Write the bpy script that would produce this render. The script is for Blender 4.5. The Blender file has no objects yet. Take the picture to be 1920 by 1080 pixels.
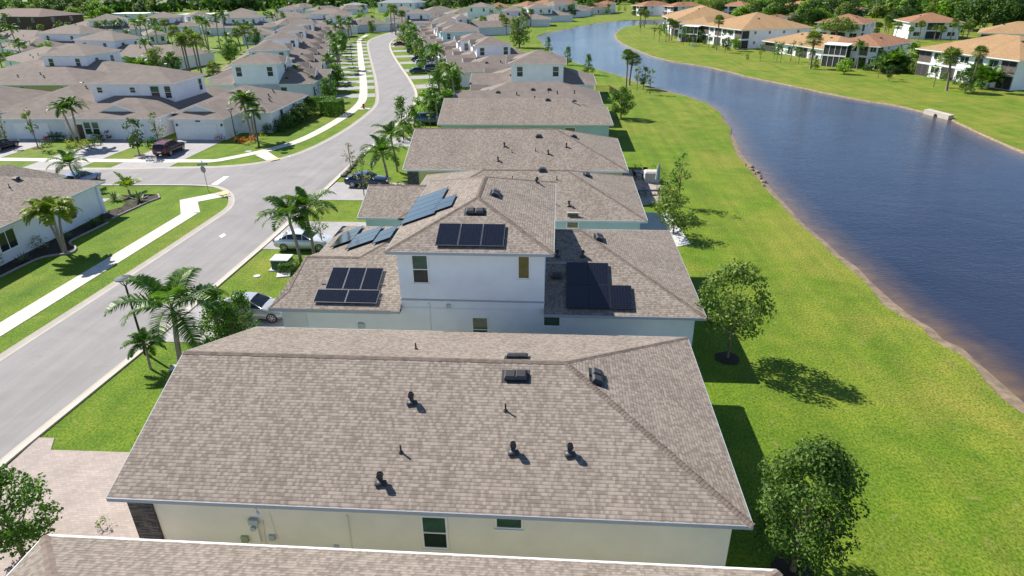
import bpy, math, random
import numpy as np
from mathutils import Vector, Matrix
from mathutils.geometry import tessellate_polygon
R_ = math.radians
random.seed(7); rng = np.random.default_rng(11)
scene = bpy.context.scene
COL = scene.collection

# ------------------------------------------------------------------ camera
FPX, PITCH, ROLL, YAW, HC = 1207.4, R_(25.707), R_(-0.741), R_(4.307), 20.065
_F = Vector((-math.sin(YAW)*math.cos(PITCH), math.cos(YAW)*math.cos(PITCH), -math.sin(PITCH)))
_R0 = Vector((math.cos(YAW), math.sin(YAW), 0)); _U0 = _R0.cross(_F)
_R = _R0*math.cos(ROLL)+_U0*math.sin(ROLL); _U = _U0*math.cos(ROLL)-_R0*math.sin(ROLL)
cam_d = bpy.data.cameras.new('camera'); cam = bpy.data.objects.new('camera', cam_d); COL.objects.link(cam)
cam_d.sensor_width = 36; cam_d.lens = FPX/1920*36; cam_d.clip_end = 6000; cam_d.clip_start = .3
m_ = Matrix((_R, _U, -_F)).transposed().to_4x4(); m_.translation = (0, 0, HC); cam.matrix_world = m_
scene.camera = cam

# ------------------------------------------------------------------ sky and sun
SUN_DIR = Vector((-2.87, 1.87, 3.05)).normalized()      # towards the sun
w = bpy.data.worlds.new('World'); scene.world = w; w.use_nodes = True
nt = w.node_tree; sky = nt.nodes.new('ShaderNodeTexSky'); sky.sky_type = 'NISHITA'; sky.sun_disc = False
sky.sun_elevation = math.asin(SUN_DIR.z); sky.sun_rotation = math.atan2(SUN_DIR.x, SUN_DIR.y)
sky.air_density = 0.9; sky.altitude = 1600; sky.dust_density = 0.1; sky.ozone_density = 2.0
bg = nt.nodes['Background']; bg.inputs['Strength'].default_value = 0.10
nt.links.new(sky.outputs[0], bg.inputs[0])
sd = bpy.data.lights.new('sun', 'SUN'); sd.energy = 5.0; sd.angle = R_(.53); sd.color = (1, .935, .85)
so = bpy.data.objects.new('sun', sd); COL.objects.link(so); so.rotation_euler = SUN_DIR.to_track_quat('Z', 'Y').to_euler()
vs = scene.view_settings; vs.view_transform = 'Standard'; vs.look = 'None'; vs.gamma = 1; vs.exposure = 0.76
scene.cycles.max_bounces = 5; scene.cycles.transparent_max_bounces = 4

# ------------------------------------------------------------------ where a sight line of the survey picture meets a level, a wall or a slope
def ray(u, v): return _F*FPX + _R*(u-960) + _U*(540-v)
def at(u, v, z=0.):
    d = ray(u, v); t = (z-HC)/d.z; return Vector((d.x*t, d.y*t, z))
def at_plane(u, v, p0, n):
    d = ray(u, v); o = Vector((0, 0, HC)); p0 = Vector(p0); n = Vector(n); t = (p0-o).dot(n)/d.dot(n); return o+d*t
def proj(p):
    d = Vector(p)-Vector((0, 0, HC)); z = d.dot(_F); return 960+FPX*d.dot(_R)/z, 540-FPX*d.dot(_U)/z

# ------------------------------------------------------------------ mesh helpers
def tag(o, label=None, cat=None, group=None, kind=None):
    if label: o['label'] = label
    if cat: o['category'] = cat
    if group: o['group'] = group
    if kind: o['kind'] = kind
    return o
def empty(name, loc, rz=0, label=None, cat=None, group=None):
    o = bpy.data.objects.new(name, None); COL.objects.link(o); o.location = loc; o.rotation_euler = (0, 0, rz)
    o.empty_display_size = .3
    return tag(o, label, cat, group)
def link(name, me, parent=None, loc=None, rz=0):
    o = bpy.data.objects.new(name, me); COL.objects.link(o)
    if parent: o.parent = parent
    if loc is not None: o.location = loc; o.rotation_euler = (0, 0, rz)
    return o
class MB:
    def __init__(s): s.v = []; s.f = []; s.m = []
    def add(s, vs_, fs, m=0):
        b = len(s.v); s.v += [tuple(p) for p in vs_]
        for f in fs: s.f.append(tuple(b+i for i in f)); s.m.append(m)
        return s
    def poly(s, pts, m=0): return s.add(pts, [tuple(range(len(pts)))], m)
    def box(s, x0, x1, y0, y1, z0, z1, m=0, rz=0, c=None):
        vs_ = [(x, y, z) for z in (z0, z1) for x, y in ((x0, y0), (x1, y0), (x1, y1), (x0, y1))]
        if rz:
            cx, cy = c if c else ((x0+x1)/2, (y0+y1)/2); C, S = math.cos(rz), math.sin(rz)
            vs_ = [(cx+(x-cx)*C-(y-cy)*S, cy+(x-cx)*S+(y-cy)*C, z) for x, y, z in vs_]
        return s.add(vs_, [(3, 2, 1, 0), (4, 5, 6, 7), (0, 1, 5, 4), (1, 2, 6, 5), (2, 3, 7, 6), (3, 0, 4, 7)], m)
    def tube(s, pts, rad, seg=8, m=0, cap=True):
        pts = [Vector(p) for p in pts]; n = len(pts); b = len(s.v)
        if not hasattr(rad, '__len__'): rad = [rad]*n
        for i, p in enumerate(pts):
            d = (pts[min(i+1, n-1)]-pts[max(i-1, 0)]).normalized()
            a = d.cross(Vector((0, 0, 1)) if abs(d.z) < .9 else Vector((1, 0, 0))).normalized(); c = d.cross(a)
            for k in range(seg):
                t = 2*math.pi*k/seg; s.v.append(tuple(p+(a*math.cos(t)+c*math.sin(t))*rad[i]))
        for i in range(n-1):
            for k in range(seg):
                k2 = (k+1) % seg; s.f.append((b+i*seg+k, b+i*seg+k2, b+(i+1)*seg+k2, b+(i+1)*seg+k)); s.m.append(m)
        if cap:
            s.f.append(tuple(b+k for k in range(seg))); s.m.append(m)
            s.f.append(tuple(b+(n-1)*seg+seg-1-k for k in range(seg))); s.m.append(m)
        return s
    def lathe(s, prof, seg=16, c=(0, 0, 0), m=0):
        b = len(s.v)
        for r, z in prof:
            for k in range(seg):
                t = 2*math.pi*k/seg; s.v.append((c[0]+r*math.cos(t), c[1]+r*math.sin(t), c[2]+z))
        for i in range(len(prof)-1):
            for k in range(seg):
                k2 = (k+1) % seg; s.f.append((b+i*seg+k, b+i*seg+k2, b+(i+1)*seg+k2, b+(i+1)*seg+k)); s.m.append(m)
        return s
    def mesh(s, name, mats, smooth=False, uv=False):
        me = bpy.data.meshes.new(name); me.from_pydata(s.v, [], s.f)
        for mt in (mats if isinstance(mats, (list, tuple)) else [mats]): me.materials.append(mt)
        if any(s.m): me.polygons.foreach_set('material_index', s.m)
        if smooth: me.polygons.foreach_set('use_smooth', [True]*len(me.polygons))
        if uv:
            l = me.uv_layers.new(name='UVMap').data; k = 0
            for p in me.polygons:
                n = p.normal
                ua = Vector((0, 0, 1)).cross(n)
                ua = ua.normalized() if ua.length > 1e-3 else Vector((1, 0, 0)); va = n.cross(ua)
                for vi in p.vertices:
                    c = me.vertices[vi].co; l[k].uv = (c.dot(ua), c.dot(va)); k += 1
        me.update(); return me
    def build(s, name, mats, parent=None, smooth=False, uv=False, loc=None, rz=0):
        return link(name, s.mesh(name, mats, smooth, uv), parent, loc, rz)

# ------------------------------------------------------------------ materials
class NT:
    def __init__(s, name):
        s.mat = bpy.data.materials.new(name); s.mat.use_nodes = True; s.t = s.mat.node_tree; s.p = s.t.nodes['Principled BSDF']
    def n(s, typ, **kw):
        o = s.t.nodes.new('ShaderNode'+typ)
        for k, v in kw.items(): setattr(o, k, v)
        return o
    def l(s, a, b): s.t.links.new(a, b)
    def coord(s, kind='Object'): return s.n('TexCoord').outputs[kind]
    def noise(s, co, scale, detail=3, rough=.55, dist=0):
        o = s.n('TexNoise'); o.inputs['Scale'].default_value = scale; o.inputs['Detail'].default_value = detail
        o.inputs['Roughness'].default_value = rough; o.inputs['Distortion'].default_value = dist; s.l(co, o.inputs['Vector']); return o.outputs['Fac']
    def ramp(s, fac, stops):
        o = s.n('ValToRGB'); e = o.color_ramp.elements
        while len(e) < len(stops): e.new(.5)
        for i, (p, c) in enumerate(stops): e[i].position = p; e[i].color = (*c, 1) if len(c) == 3 else c
        s.l(fac, o.inputs[0]); return o.outputs[0]
    def mix(s, a, b, fac, mode='MIX'):
        o = s.n('Mix', data_type='RGBA', blend_type=mode)
        for sock, val in ((o.inputs[6], a), (o.inputs[7], b), (o.inputs[0], fac)):
            if isinstance(val, (int, float)): sock.default_value = val
            elif isinstance(val, tuple): sock.default_value = (*val, 1)
            else: s.l(val, sock)
        return o.outputs[2]
    def mp(s, co, scale=(1, 1, 1), rot=(0, 0, 0)):
        o = s.n('Mapping'); o.inputs['Scale'].default_value = scale; o.inputs['Rotation'].default_value = rot; s.l(co, o.inputs[0]); return o.outputs[0]
    def math(s, op, a, b=None):
        o = s.n('Math', operation=op)
        for i, val in enumerate((a, b)):
            if val is None: continue
            if isinstance(val, (int, float)): o.inputs[i].default_value = val
            else: s.l(val, o.inputs[i])
        return o.outputs[0]
    def col(s, x):
        if isinstance(x, tuple): s.p.inputs['Base Color'].default_value = (*x, 1)
        else: s.l(x, s.p.inputs['Base Color'])
        return s
    def rough(s, r): s.p.inputs['Roughness'].default_value = r; return s
    def bump(s, h, strength=.5, dist=.02):
        b = s.n('Bump'); b.inputs['Strength'].default_value = strength; b.inputs['Distance'].default_value = dist
        s.l(h, b.inputs['Height']); s.l(b.outputs[0], s.p.inputs['Normal']); return s

def simple(name, c, rough=.6, metal=0, var=.12, vs_=2.0, bump=0, spec=None):
    m = NT(name); co = m.coord()
    n = m.noise(co, vs_, 4)
    c2 = tuple(x*(1-var) for x in c); c1 = tuple(min(1, x*(1+var)) for x in c)
    m.col(m.ramp(n, [(.3, c2), (.7, c1)])).rough(rough); m.p.inputs['Metallic'].default_value = metal
    if bump: m.bump(m.noise(co, 45, 2), bump, .01)
    if spec is not None: m.p.inputs['Specular IOR Level'].default_value = spec
    return m.mat

def grass_mat():
    m = NT('grass'); co = m.coord()
    big = m.noise(co, .06, 4, .6, .6); mid = m.noise(co, .45, 5, .65, .3); fine = m.noise(m.mp(co, (1, .8, 1)), 8.5, 6, .72, .15)
    base = m.ramp(mid, [(.3, (.076, .152, .010)), (.52, (.112, .190, .013)), (.72, (.160, .220, .019))])
    dry = m.ramp(fine, [(.3, (.175, .200, .022)), (.7, (.33, .270, .065))])
    sx = m.n('SeparateXYZ'); m.l(co, sx.inputs[0]); mr = m.n('MapRange'); mr.inputs[1].default_value = 9.; mr.inputs[2].default_value = 20.; m.l(sx.outputs['X'], mr.inputs[0])
    bank = m.math('MULTIPLY', mr.outputs[0], m.ramp(m.noise(co, .16, 4, .65, .8), [(.40, (.03, .03, .03)), (.68, (.7, .7, .7))]))
    c = m.mix(base, dry, m.math('MAXIMUM', m.ramp(big, [(.50, (0, 0, 0)), (.70, (.6, .6, .6))]), bank))
    c = m.mix(c, m.ramp(fine, [(.36, (.42, .50, .38)), (.5, (.98, .98, .98)), (.64, (1.5, 1.38, 1.5))]), 1., 'MULTIPLY')
    c = m.mix(c, m.ramp(m.noise(m.mp(co, (.9, .035, 1), (0, 0, R_(8))), 1., 2), [(.35, (.88, .90, .88)), (.65, (1.10, 1.07, 1.08))]), 1., 'MULTIPLY')
    br = m.noise(co, 1.1, 4, .7, .5)
    c = m.mix(c, (.28, .24, .10), m.math('MULTIPLY', m.ramp(br, [(.61, (0, 0, 0)), (.74, (1, 1, 1))]), .55))
    m.col(c).rough(.9); m.p.inputs['Specular IOR Level'].default_value = .15
    m.bump(m.noise(co, 16, 4, .7), .7, .05); return m.mat
def shingle(name, light, dark, tint=1.0):
    m = NT(name); uv = m.coord('UV')
    sp0 = m.n('SeparateXYZ'); m.l(uv, sp0.inputs[0]); row = m.math('FLOOR', m.math('DIVIDE', sp0.outputs['Y'], .145))
    def tabs(wd, k):
        wn = m.n('TexWhiteNoise', noise_dimensions='2D'); c1 = m.n('CombineXYZ'); m.l(row, c1.inputs[0]); c1.inputs[1].default_value = k; m.l(c1.outputs[0], wn.inputs['Vector'])
        cell = m.math('FLOOR', m.math('ADD', m.math('DIVIDE', sp0.outputs['X'], wd), m.math('MULTIPLY', wn.outputs['Value'], 9.)))
        w2 = m.n('TexWhiteNoise', noise_dimensions='2D'); c2 = m.n('CombineXYZ'); m.l(cell, c2.inputs[0]); m.l(m.math('ADD', row, k), c2.inputs[1]); m.l(c2.outputs[0], w2.inputs['Vector']); return w2.outputs['Value']
    mixf = m.math('ADD', m.math('MULTIPLY', tabs(.15, .3), .55), m.math('MULTIPLY', tabs(.10, 7.7), .45))
    n = m.noise(uv, 1.1, 3); f = m.math('ADD', mixf, m.math('MULTIPLY', m.math('SUBTRACT', n, .5), .14))
    c = m.ramp(f, [(.26, dark), (.44, tuple((a+b_)/2 for a, b_ in zip(light, dark))), (.60, light), (.86, tuple(x*1.14 for x in light))])
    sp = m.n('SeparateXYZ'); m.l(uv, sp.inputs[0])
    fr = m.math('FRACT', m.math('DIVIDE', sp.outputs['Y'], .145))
    line = m.ramp(fr, [(0, (.52, .52, .52)), (.12, (.68, .68, .68)), (.22, (1, 1, 1)), (1, (1.08, 1.08, 1.08))])  # product's dark course band, plus butt-edge shade painted into the colour
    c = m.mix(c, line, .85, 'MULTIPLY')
    st = m.noise(m.mp(uv, (.5, .13, 1)), 1.0, 4, .6); c = m.mix(c, m.ramp(st, [(.25, (.86, .85, .85)), (.7, (1.06, 1.05, 1.05))]), 1., 'MULTIPLY')
    m.col(c).rough(.93); m.p.inputs['Specular IOR Level'].default_value = .12
    m.bump(m.math('SUBTRACT', 1, fr), 1., .022); return m.mat
def paver(name, c1, c2, bw=.22, rh=.12, mort=(.16, .15, .14)):
    m = NT(name); co = m.coord(); b = m.n('TexBrick'); b.inputs['Scale'].default_value = 1; b.inputs['Brick Width'].default_value = bw; b.inputs['Row Height'].default_value = rh
    b.inputs['Mortar Size'].default_value = .006; b.inputs['Color1'].default_value = (*c1, 1); b.inputs['Color2'].default_value = (*c2, 1); b.inputs['Mortar'].default_value = (*mort, 1)
    m.l(co, b.inputs['Vector']); n = m.noise(co, .7, 4); m.col(m.mix(b.outputs['Color'], m.ramp(n, [(.3, (.85, .85, .85)), (.7, (1.08, 1.08, 1.08))]), 1., 'MULTIPLY')).rough(.85); return m.mat
def asphalt():
    m = NT('asphalt'); co = m.coord(); n1 = m.noise(co, .25, 5, .6, 1.0); n2 = m.noise(co, 60, 3, .7); n3 = m.noise(m.mp(co, (1.3, .05, 1), (0, 0, R_(-4))), 1.0, 4, .6)
    c = m.ramp(n1, [(.25, (.225, .214, .208)), (.5, (.255, .243, .237)), (.75, (.29, .278, .27))])
    c = m.mix(c, m.ramp(n3, [(.3, (.84, .84, .84)), (.7, (1.08, 1.08, 1.08))]), .9, 'MULTIPLY'); c = m.mix(c, m.ramp(n2, [(.3, (.8, .8, .8)), (.7, (1.15, 1.15, 1.15))]), .8, 'MULTIPLY')
    st = m.noise(co, .8, 2, .5, 3); c = m.mix(c, (.09, .09, .09), m.math('MULTIPLY', m.ramp(st, [(.7, (0, 0, 0)), (.8, (1, 1, 1))]), .35))
    m.col(c).rough(.9); m.bump(n2, .25, .01); return m.mat
def concrete(name, c, joint=None):
    m = NT(name); co = m.coord(); n = m.noise(co, .9, 5, .65, .5); n2 = m.noise(co, 30, 2)
    x = m.ramp(n, [(.25, tuple(a*.86 for a in c)), (.7, tuple(min(1, a*1.06) for a in c))]); x = m.mix(x, m.ramp(n2, [(.3, (.92, .92, .92)), (.7, (1.05, 1.05, 1.05))]), .7, 'MULTIPLY')
    if joint:
        sp = m.n('SeparateXYZ'); m.l(m.coord('UV'), sp.inputs[0]); fr = m.math('FRACT', m.math('DIVIDE', sp.outputs['X'], joint))
        x = m.mix(x, m.ramp(fr, [(0, (.55, .55, .55)), (.022, (.6, .6, .6)), (.03, (1, 1, 1)), (1, (1, 1, 1))]), 1., 'MULTIPLY')
    m.col(x).rough(.85); return m.mat
def leaf_mat(name, dark, mid, light, rough=.45, trans=.3):
    m = NT(name); g = m.n('NewGeometry'); oi = m.n('ObjectInfo')
    co = m.coord(); n = m.noise(co, 1.3, 2)
    f = m.math('ADD', m.math('MULTIPLY', g.outputs['Random Per Island'], .6), m.math('MULTIPLY', n, .4))
    c = m.ramp(f, [(.15, dark), (.5, mid), (.85, light)])
    c = m.mix(c, m.ramp(oi.outputs['Random'], [(0, (.82, .88, .8)), (1, (1.18, 1.08, 1.1))]), 1., 'MULTIPLY')
    m.col(c).rough(rough+.1); m.p.inputs['Specular IOR Level'].default_value = .22
    tr = m.n('BsdfTranslucent'); m.l(m.mix(c, (1.25, 1.45, .55), 1., 'MULTIPLY'), tr.inputs[0]); ms = m.n('MixShader'); ms.inputs[0].default_value = trans
    m.l(m.p.outputs[0], ms.inputs[1]); m.l(tr.outputs[0], ms.inputs[2]); m.l(ms.outputs[0], m.t.nodes['Material Output'].inputs[0]); return m.mat
def water_mat():
    m = NT('water'); co = m.coord(); at_ = m.n('Attribute', attribute_name='shallow')
    n = m.noise(co, .12, 3); deep = m.ramp(n, [(.3, (.016, .024, .050)), (.7, (.025, .033, .062))])
    f = m.math('MULTIPLY', at_.outputs['Fac'], m.ramp(m.noise(co, .8, 4), [(.3, (.5, .5, .5)), (.7, (1, 1, 1))]))
    m.col(m.mix(deep, (.16, .105, .06), f)).rough(.07); m.p.inputs['IOR'].default_value = 1.333
    wv = m.noise(m.mp(co, (1.0, 2.4, 1), (0, 0, R_(-18))), 1.9, 3, .6, .3); w2 = m.noise(m.mp(co, (1, 1.6, 1), (0, 0, R_(-14))), .35, 3); w3 = m.noise(co, .05, 2)
    h = m.math('MULTIPLY', m.math('ADD', wv, m.math('MULTIPLY', w2, 1.1)), m.math('ADD', .35, w3)); m.bump(h, .2, .2); return m.mat
def solar_mat(nx, ny):
    m = NT('solar_glass'); uv = m.coord('UV'); b = m.n('TexBrick'); b.offset = 0; b.inputs['Scale'].default_value = 1; b.inputs['Brick Width'].default_value = .165; b.inputs['Row Height'].default_value = .165
    b.inputs['Mortar Size'].default_value = .004; b.inputs['Color1'].default_value = (.005, .006, .011, 1); b.inputs['Color2'].default_value = (.008, .009, .016, 1); b.inputs['Mortar'].default_value = (.035, .037, .045, 1)
    m.l(uv, b.inputs['Vector']); m.col(b.outputs['Color']).rough(.12); m.p.inputs['Specular IOR Level'].default_value = .6; return m.mat
def stone_mat():
    m = NT('ledgestone'); uv = m.coord('UV'); b = m.n('TexBrick'); b.inputs['Scale'].default_value = 1; b.inputs['Brick Width'].default_value = .34; b.inputs['Row Height'].default_value = .07; b.inputs['Mortar Size'].default_value = .006
    b.inputs['Color1'].default_value = (.03, .03, .035, 1); b.inputs['Color2'].default_value = (.15, .14, .14, 1); b.inputs['Mortar'].default_value = (.01, .01, .01, 1); m.l(uv, b.inputs['Vector'])
    m.col(b.outputs['Color']).rough(.8); m.bump(b.outputs['Color'], .8, .03); return m.mat

M = {}
M['grass'] = grass_mat(); M['asphalt'] = asphalt(); M['kerb'] = concrete('kerb_concrete', (.44, .40, .34)); M['walk'] = concrete('sidewalk_concrete', (.58, .54, .46), 1.5)
M['slab'] = concrete('slab_concrete', (.52, .52, .52)); M['walk_plain'] = concrete('concrete_plain', (.58, .54, .46)); M['water'] = water_mat(); M['sand'] = simple('sand', (.235, .175, .112), .9, 0, .38, 1.7, .3)
M['paver'] = paver('pavers', (.40, .335, .295), (.33, .275, .245), mort=(.24, .20, .18)); M['paver_grey'] = paver('pavers_grey', (.38, .365, .36), (.31, .30, .30), mort=(.24, .23, .22))
M['mulch'] = simple('mulch', (.030, .020, .014), .95, 0, .5, 14, .8); M['edging'] = simple('edging', (.30, .27, .25), .8)
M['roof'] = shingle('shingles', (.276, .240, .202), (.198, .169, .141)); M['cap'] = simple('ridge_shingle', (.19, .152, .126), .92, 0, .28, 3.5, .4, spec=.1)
M['roof_far'] = simple('shingles_far', (.222, .187, .161), .93, 0, .12, .9, spec=.1)
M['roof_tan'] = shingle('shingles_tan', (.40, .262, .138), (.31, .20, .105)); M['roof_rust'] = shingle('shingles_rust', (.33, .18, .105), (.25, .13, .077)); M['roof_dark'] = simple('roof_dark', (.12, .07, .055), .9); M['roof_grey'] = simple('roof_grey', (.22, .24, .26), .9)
def stucco(name, c): return simple(name, c, .85, 0, .05, .8, .35, spec=.2)
M['cream'] = stucco('stucco_cream', (.80, .77, .68)); M['white'] = stucco('stucco_white', (.80, .80, .83)); M['greyblue'] = stucco('stucco_greyblue', (.76, .80, .84)); M['aqua'] = stucco('stucco_aqua', (.42, .60, .60))
M['yellow'] = stucco('stucco_yellow', (.62, .52, .24)); M['pale'] = stucco('stucco_pale', (.68, .69, .71)); M['olive'] = stucco('stucco_olive', (.46, .42, .20)); M['brown'] = stucco('stucco_brown', (.10, .065, .05))
M['fascia'] = simple('fascia_white', (.74, .76, .75), .6, 0, .04); M['fascia_grey'] = simple('fascia_grey', (.36, .40, .45), .6, 0, .05); M['fascia_aqua'] = simple('fascia_aqua', (.52, .62, .60), .6, 0, .05)
M['trim'] = simple('trim_white', (.80, .80, .79), .5, 0, .04); M['glass'] = simple('window_glass', (.022, .034, .032), .06, 0, .3); M['glass_green'] = simple('window_glass_green', (.045, .095, .07), .1, 0, .3)
M['glass_amber'] = simple('window_glass_amber', (.13, .115, .03), .15, 0, .3)
M['black'] = simple('black_metal', (.014, .015, .018), .45); M['vent'] = simple('vent_metal', (.035, .035, .038), .5); M['panel_frame'] = simple('panel_frame', (.16, .165, .18), .4, .5); M['solar'] = solar_mat(6, 10)
M['stone'] = stone_mat(); M['meter'] = simple('meter_grey', (.42, .48, .50), .5); M['meter_green'] = simple('meter_green', (.33, .40, .25), .5); M['util_green'] = simple('utility_green', (.03, .075, .05), .5); M['lid'] = simple('lid', (.55, .62, .57), .6)
M['screen'] = simple('screen_mesh', (.035, .035, .038), .8, 0, .2, 5); M['rail'] = simple('rail', (.26, .20, .17), .6); M['door'] = simple('door_brown', (.06, .035, .025), .5)
M['trunk'] = simple('bark', (.16, .12, .085), .9, 0, .3, 6, .5); M['palm_trunk'] = simple('palm_bark', (.27, .23, .18), .85, 0, .25, 5, .4); M['sabal_trunk'] = simple('sabal_bark', (.20, .15, .11), .9, 0, .3, 6, .6); M['shaft'] = simple('crownshaft', (.14, .24, .05), .5)
M['leaf'] = leaf_mat('leaves', (0.030, 0.081, 0.011), (0.074, 0.169, 0.019), (0.182, 0.317, 0.041)); M['leaf_dark'] = leaf_mat('leaves_dark', (0.019, 0.047, 0.011), (0.049, 0.105, 0.018), (0.115, 0.196, 0.038))
M['leaf_olive'] = leaf_mat('leaves_olive', (0.061, 0.101, 0.020), (0.142, 0.209, 0.041), (0.290, 0.365, 0.081)); M['leaf_bright'] = leaf_mat('leaves_bright', (0.068, 0.169, 0.014), (0.162, 0.311, 0.022), (0.338, 0.486, 0.047))
M['leaf_oak'] = leaf_mat('leaves_oak', (.022, .058, .010), (.058, .125, .018), (.15, .235, .045)); M['leaf_grey'] = leaf_mat('leaves_grey', (0.095, 0.115, 0.061), (0.203, 0.230, 0.121), (0.392, 0.392, 0.230)); M['palm'] = leaf_mat('palm_leaf', (.030, .080, .012), (.070, .155, .020), (.18, .29, .045), .35); M['palm_yellow'] = leaf_mat('palm_leaf_yellow', (.09, .15, .015), (.22, .30, .03), (.45, .47, .08), .4)
M['sabal'] = leaf_mat('sabal_leaf', (0.047, 0.095, 0.016), (0.115, 0.182, 0.030), (0.297, 0.324, 0.068), .5); M['croton'] = leaf_mat('croton', (0.270, 0.041, 0.014), (0.567, 0.135, 0.027), (0.675, 0.378, 0.054)); M['red_leaf'] = leaf_mat('red_leaf', (.12, .012, .01), (.30, .02, .015), (.45, .06, .03))
M['yellow_leaf'] = leaf_mat('yellow_leaf', (.12, .17, .02), (.36, .40, .05), (.62, .60, .14)); M['agave'] = leaf_mat('agave_leaf', (.06, .10, .05), (.12, .17, .08), (.25, .30, .15), .4, .1)
M['rubber'] = simple('rubber', (.015, .015, .016), .8); M['rim'] = simple('rim', (.45, .46, .48), .35, .7); M['car_glass'] = simple('car_glass', (.012, .016, .02), .05); M['lamp_glass'] = simple('lamp_glass', (.6, .6, .6), .2); M['tail'] = simple('tail_light', (.35, .01, .01), .3)
M['sign_green'] = simple('sign_green', (.005, .17, .10), .4, 0, .03); M['sign_back'] = simple('sign_back', (.35, .36, .38), .45, .3); M['red'] = simple('red_paint', (.45, .02, .02), .4); M['paint_white'] = simple('road_paint', (.75, .74, .70), .7, 0, .15, 8); M['paint_yellow'] = simple('tactile_yellow', (.66, .46, .22), .8)
M['cover'] = simple('cover_cloth', (.50, .46, .42), .9, 0, .08); M['umbrella'] = simple('umbrella_cloth', (.30, .33, .33), .9); M['steel'] = simple('steel', (.5, .5, .52), .35, .8); M['wood'] = simple('wood_rail', (.20, .14, .10), .8)

# ------------------------------------------------------------------ ground, lake, roads
def W(pts, z=0.): return [at(u, v, z) for u, v in pts]
def V2(pts, z=0.): return [Vector((p[0], p[1], z)) for p in pts]
def resample(pts, step):
    out = [pts[0]]
    for a, b in zip(pts, pts[1:]):
        n = max(1, int((b-a).length/step))
        out += [a.lerp(b, (i+1)/n) for i in range(n)]
    return out
def smoothp(pts, it=2, closed=False):
    for _ in range(it):
        q = [] if closed else [pts[0]]
        n = len(pts)
        for i in range(n if closed else n-1):
            a, b = pts[i], pts[(i+1) % n]; q += [a.lerp(b, .25), a.lerp(b, .75)]
        if not closed: q.append(pts[-1])
        pts = q
    return pts
def offset(pts, d, closed=False):
    out = []; n = len(pts)
    for i, p in enumerate(pts):
        a = pts[(i-1) % n] if closed or i else p; b = pts[(i+1) % n] if closed or i < n-1 else p
        t = (b-a); t.z = 0; t.normalize(); dd = d[i] if hasattr(d, '__len__') else d
        out.append(p+Vector((t.y, -t.x, 0))*dd)      # positive = to the right of travel
    return out
def sheet(name, outer, mat, z=0., holes=(), kind='structure', parent=None):
    loops = [[Vector((p.x, p.y, 0)) for p in outer]]+[[Vector((p.x, p.y, 0)) for p in h] for h in holes]
    allp = [p for l in loops for p in l]; tr = tessellate_polygon(loops)
    fs = []
    for t in tr:
        a, b, c = (allp[i] for i in t)
        fs.append(tuple(t) if (b-a).cross(c-a).z > 0 else tuple(reversed(t)))
    o = MB().add([(p.x, p.y, z) for p in allp], fs).build(name, mat, parent)
    if kind: o['kind'] = kind
    return o
def strip(name, pts, offs, mat, kind='structure', mb=None, uvs=True):
    """offs = [(offset, z), ...] left to right"""
    rows = [[Vector((q.x, q.y, z)) for q in offset(pts, d)] for d, z in offs]
    own = mb is None; mb = mb or MB(); b = len(mb.v); n = len(pts)
    for r in rows: mb.v += [tuple(p) for p in r]
    for j in range(len(rows)-1):
        for i in range(n-1): mb.f.append((b+(j+1)*n+i, b+(j+1)*n+i+1, b+j*n+i+1, b+j*n+i)); mb.m.append(0)
    if own:
        me = mb.mesh(name, mat); l = me.uv_layers.new(name='UVMap').data; s = [0]
        for i in range(1, n): s.append(s[-1]+(pts[i]-pts[i-1]).length)
        k = 0
        for p in me.polygons:
            for vi in p.vertices: l[k].uv = (s[vi % n], vi//n*1.5); k += 1
        o = link(name, me)
        if kind: o['kind'] = kind
        return o
WZ = -.16
west = W([(1920, 755.6), (1822, 667), (1787, 645), (1750, 620), (1713, 593), (1676, 563), (1639, 531), (1602, 498), (1565, 468), (1539, 446), (1502, 415), (1465, 372), (1437, 339), (1417, 313), (1400, 303), (1385, 275), (1375, 252), (1368, 240), (1359, 222), (1344, 204.4), (1323.6, 194), (1291, 180.7), (1255.5, 172), (1214, 160), (1172.5, 145), (1137, 136), (1107, 127), (1074.8, 117), (1048, 106.6), (1021.5, 89), (1015.5, 77), (1002, 68.7), (1033, 60.7), (1077.7, 51.8), (1125, 43), (1178, 38), (1240.7, 36.6)], WZ)
east = W([(1244, 46.5), (1200, 46.5), (1178, 49), (1157.7, 57.8), (1151, 66.6), (1157.7, 77), (1184, 92), (1225.8, 108), (1270, 118.5), (1314.7, 124), (1356, 133), (1400, 145), (1440, 153), (1500, 165), (1560, 179), (1620, 190), (1660, 196), (1700, 204), (1730, 211), (1778, 222), (1800, 235), (1860, 262), (1920, 291)], WZ)
east += V2([(58, 62), (60, 40), (62, 10), (64, -40)], WZ)
west = V2([(27, -40), (25.5, 5), (24.7, 18)], WZ)+west
west += V2([(75, 372), (120, 380)], WZ); east = V2([(120, 335), (80, 325)], WZ)+east
lake = resample(smoothp(west+east, 2, True), .9)           # travel: north on the west side, south on the east -> water is on the right
if (lake[0]-lake[-1]).length < .5: lake.pop()
NL = len(lake)
def nz(a, b, n, s=5):
    k = max(3, n//s); r = np.array([random.uniform(a, b) for _ in range(k)]); x = np.arange(n)*k/n; i = x.astype(int); f = x-i
    f = f*f*(3-2*f); return list(r[i % k]*(1-f)+r[(i+1) % k]*f)
lake = [p for i, p in enumerate(lake) if (p-lake[i-1]).length > .3]; NL = len(lake)
jit = nz(-.18, .18, NL, 3); shore = offset(lake, jit, True)
def ring(d): return offset(lake, [a+(d[i] if hasattr(d, '__len__') else d) for i, a in enumerate(jit)], True)
gedge = ring([-((.9 if p.x < 24.5 and p.y < 150 else .42)+q) for p, q in zip(lake, nz(-.3, .3, NL, 3))])
inner = ring(2.2)
outer = V2([(-1600, -120), (1600, -120), (1600, 2600), (-1600, 2600)])
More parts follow.
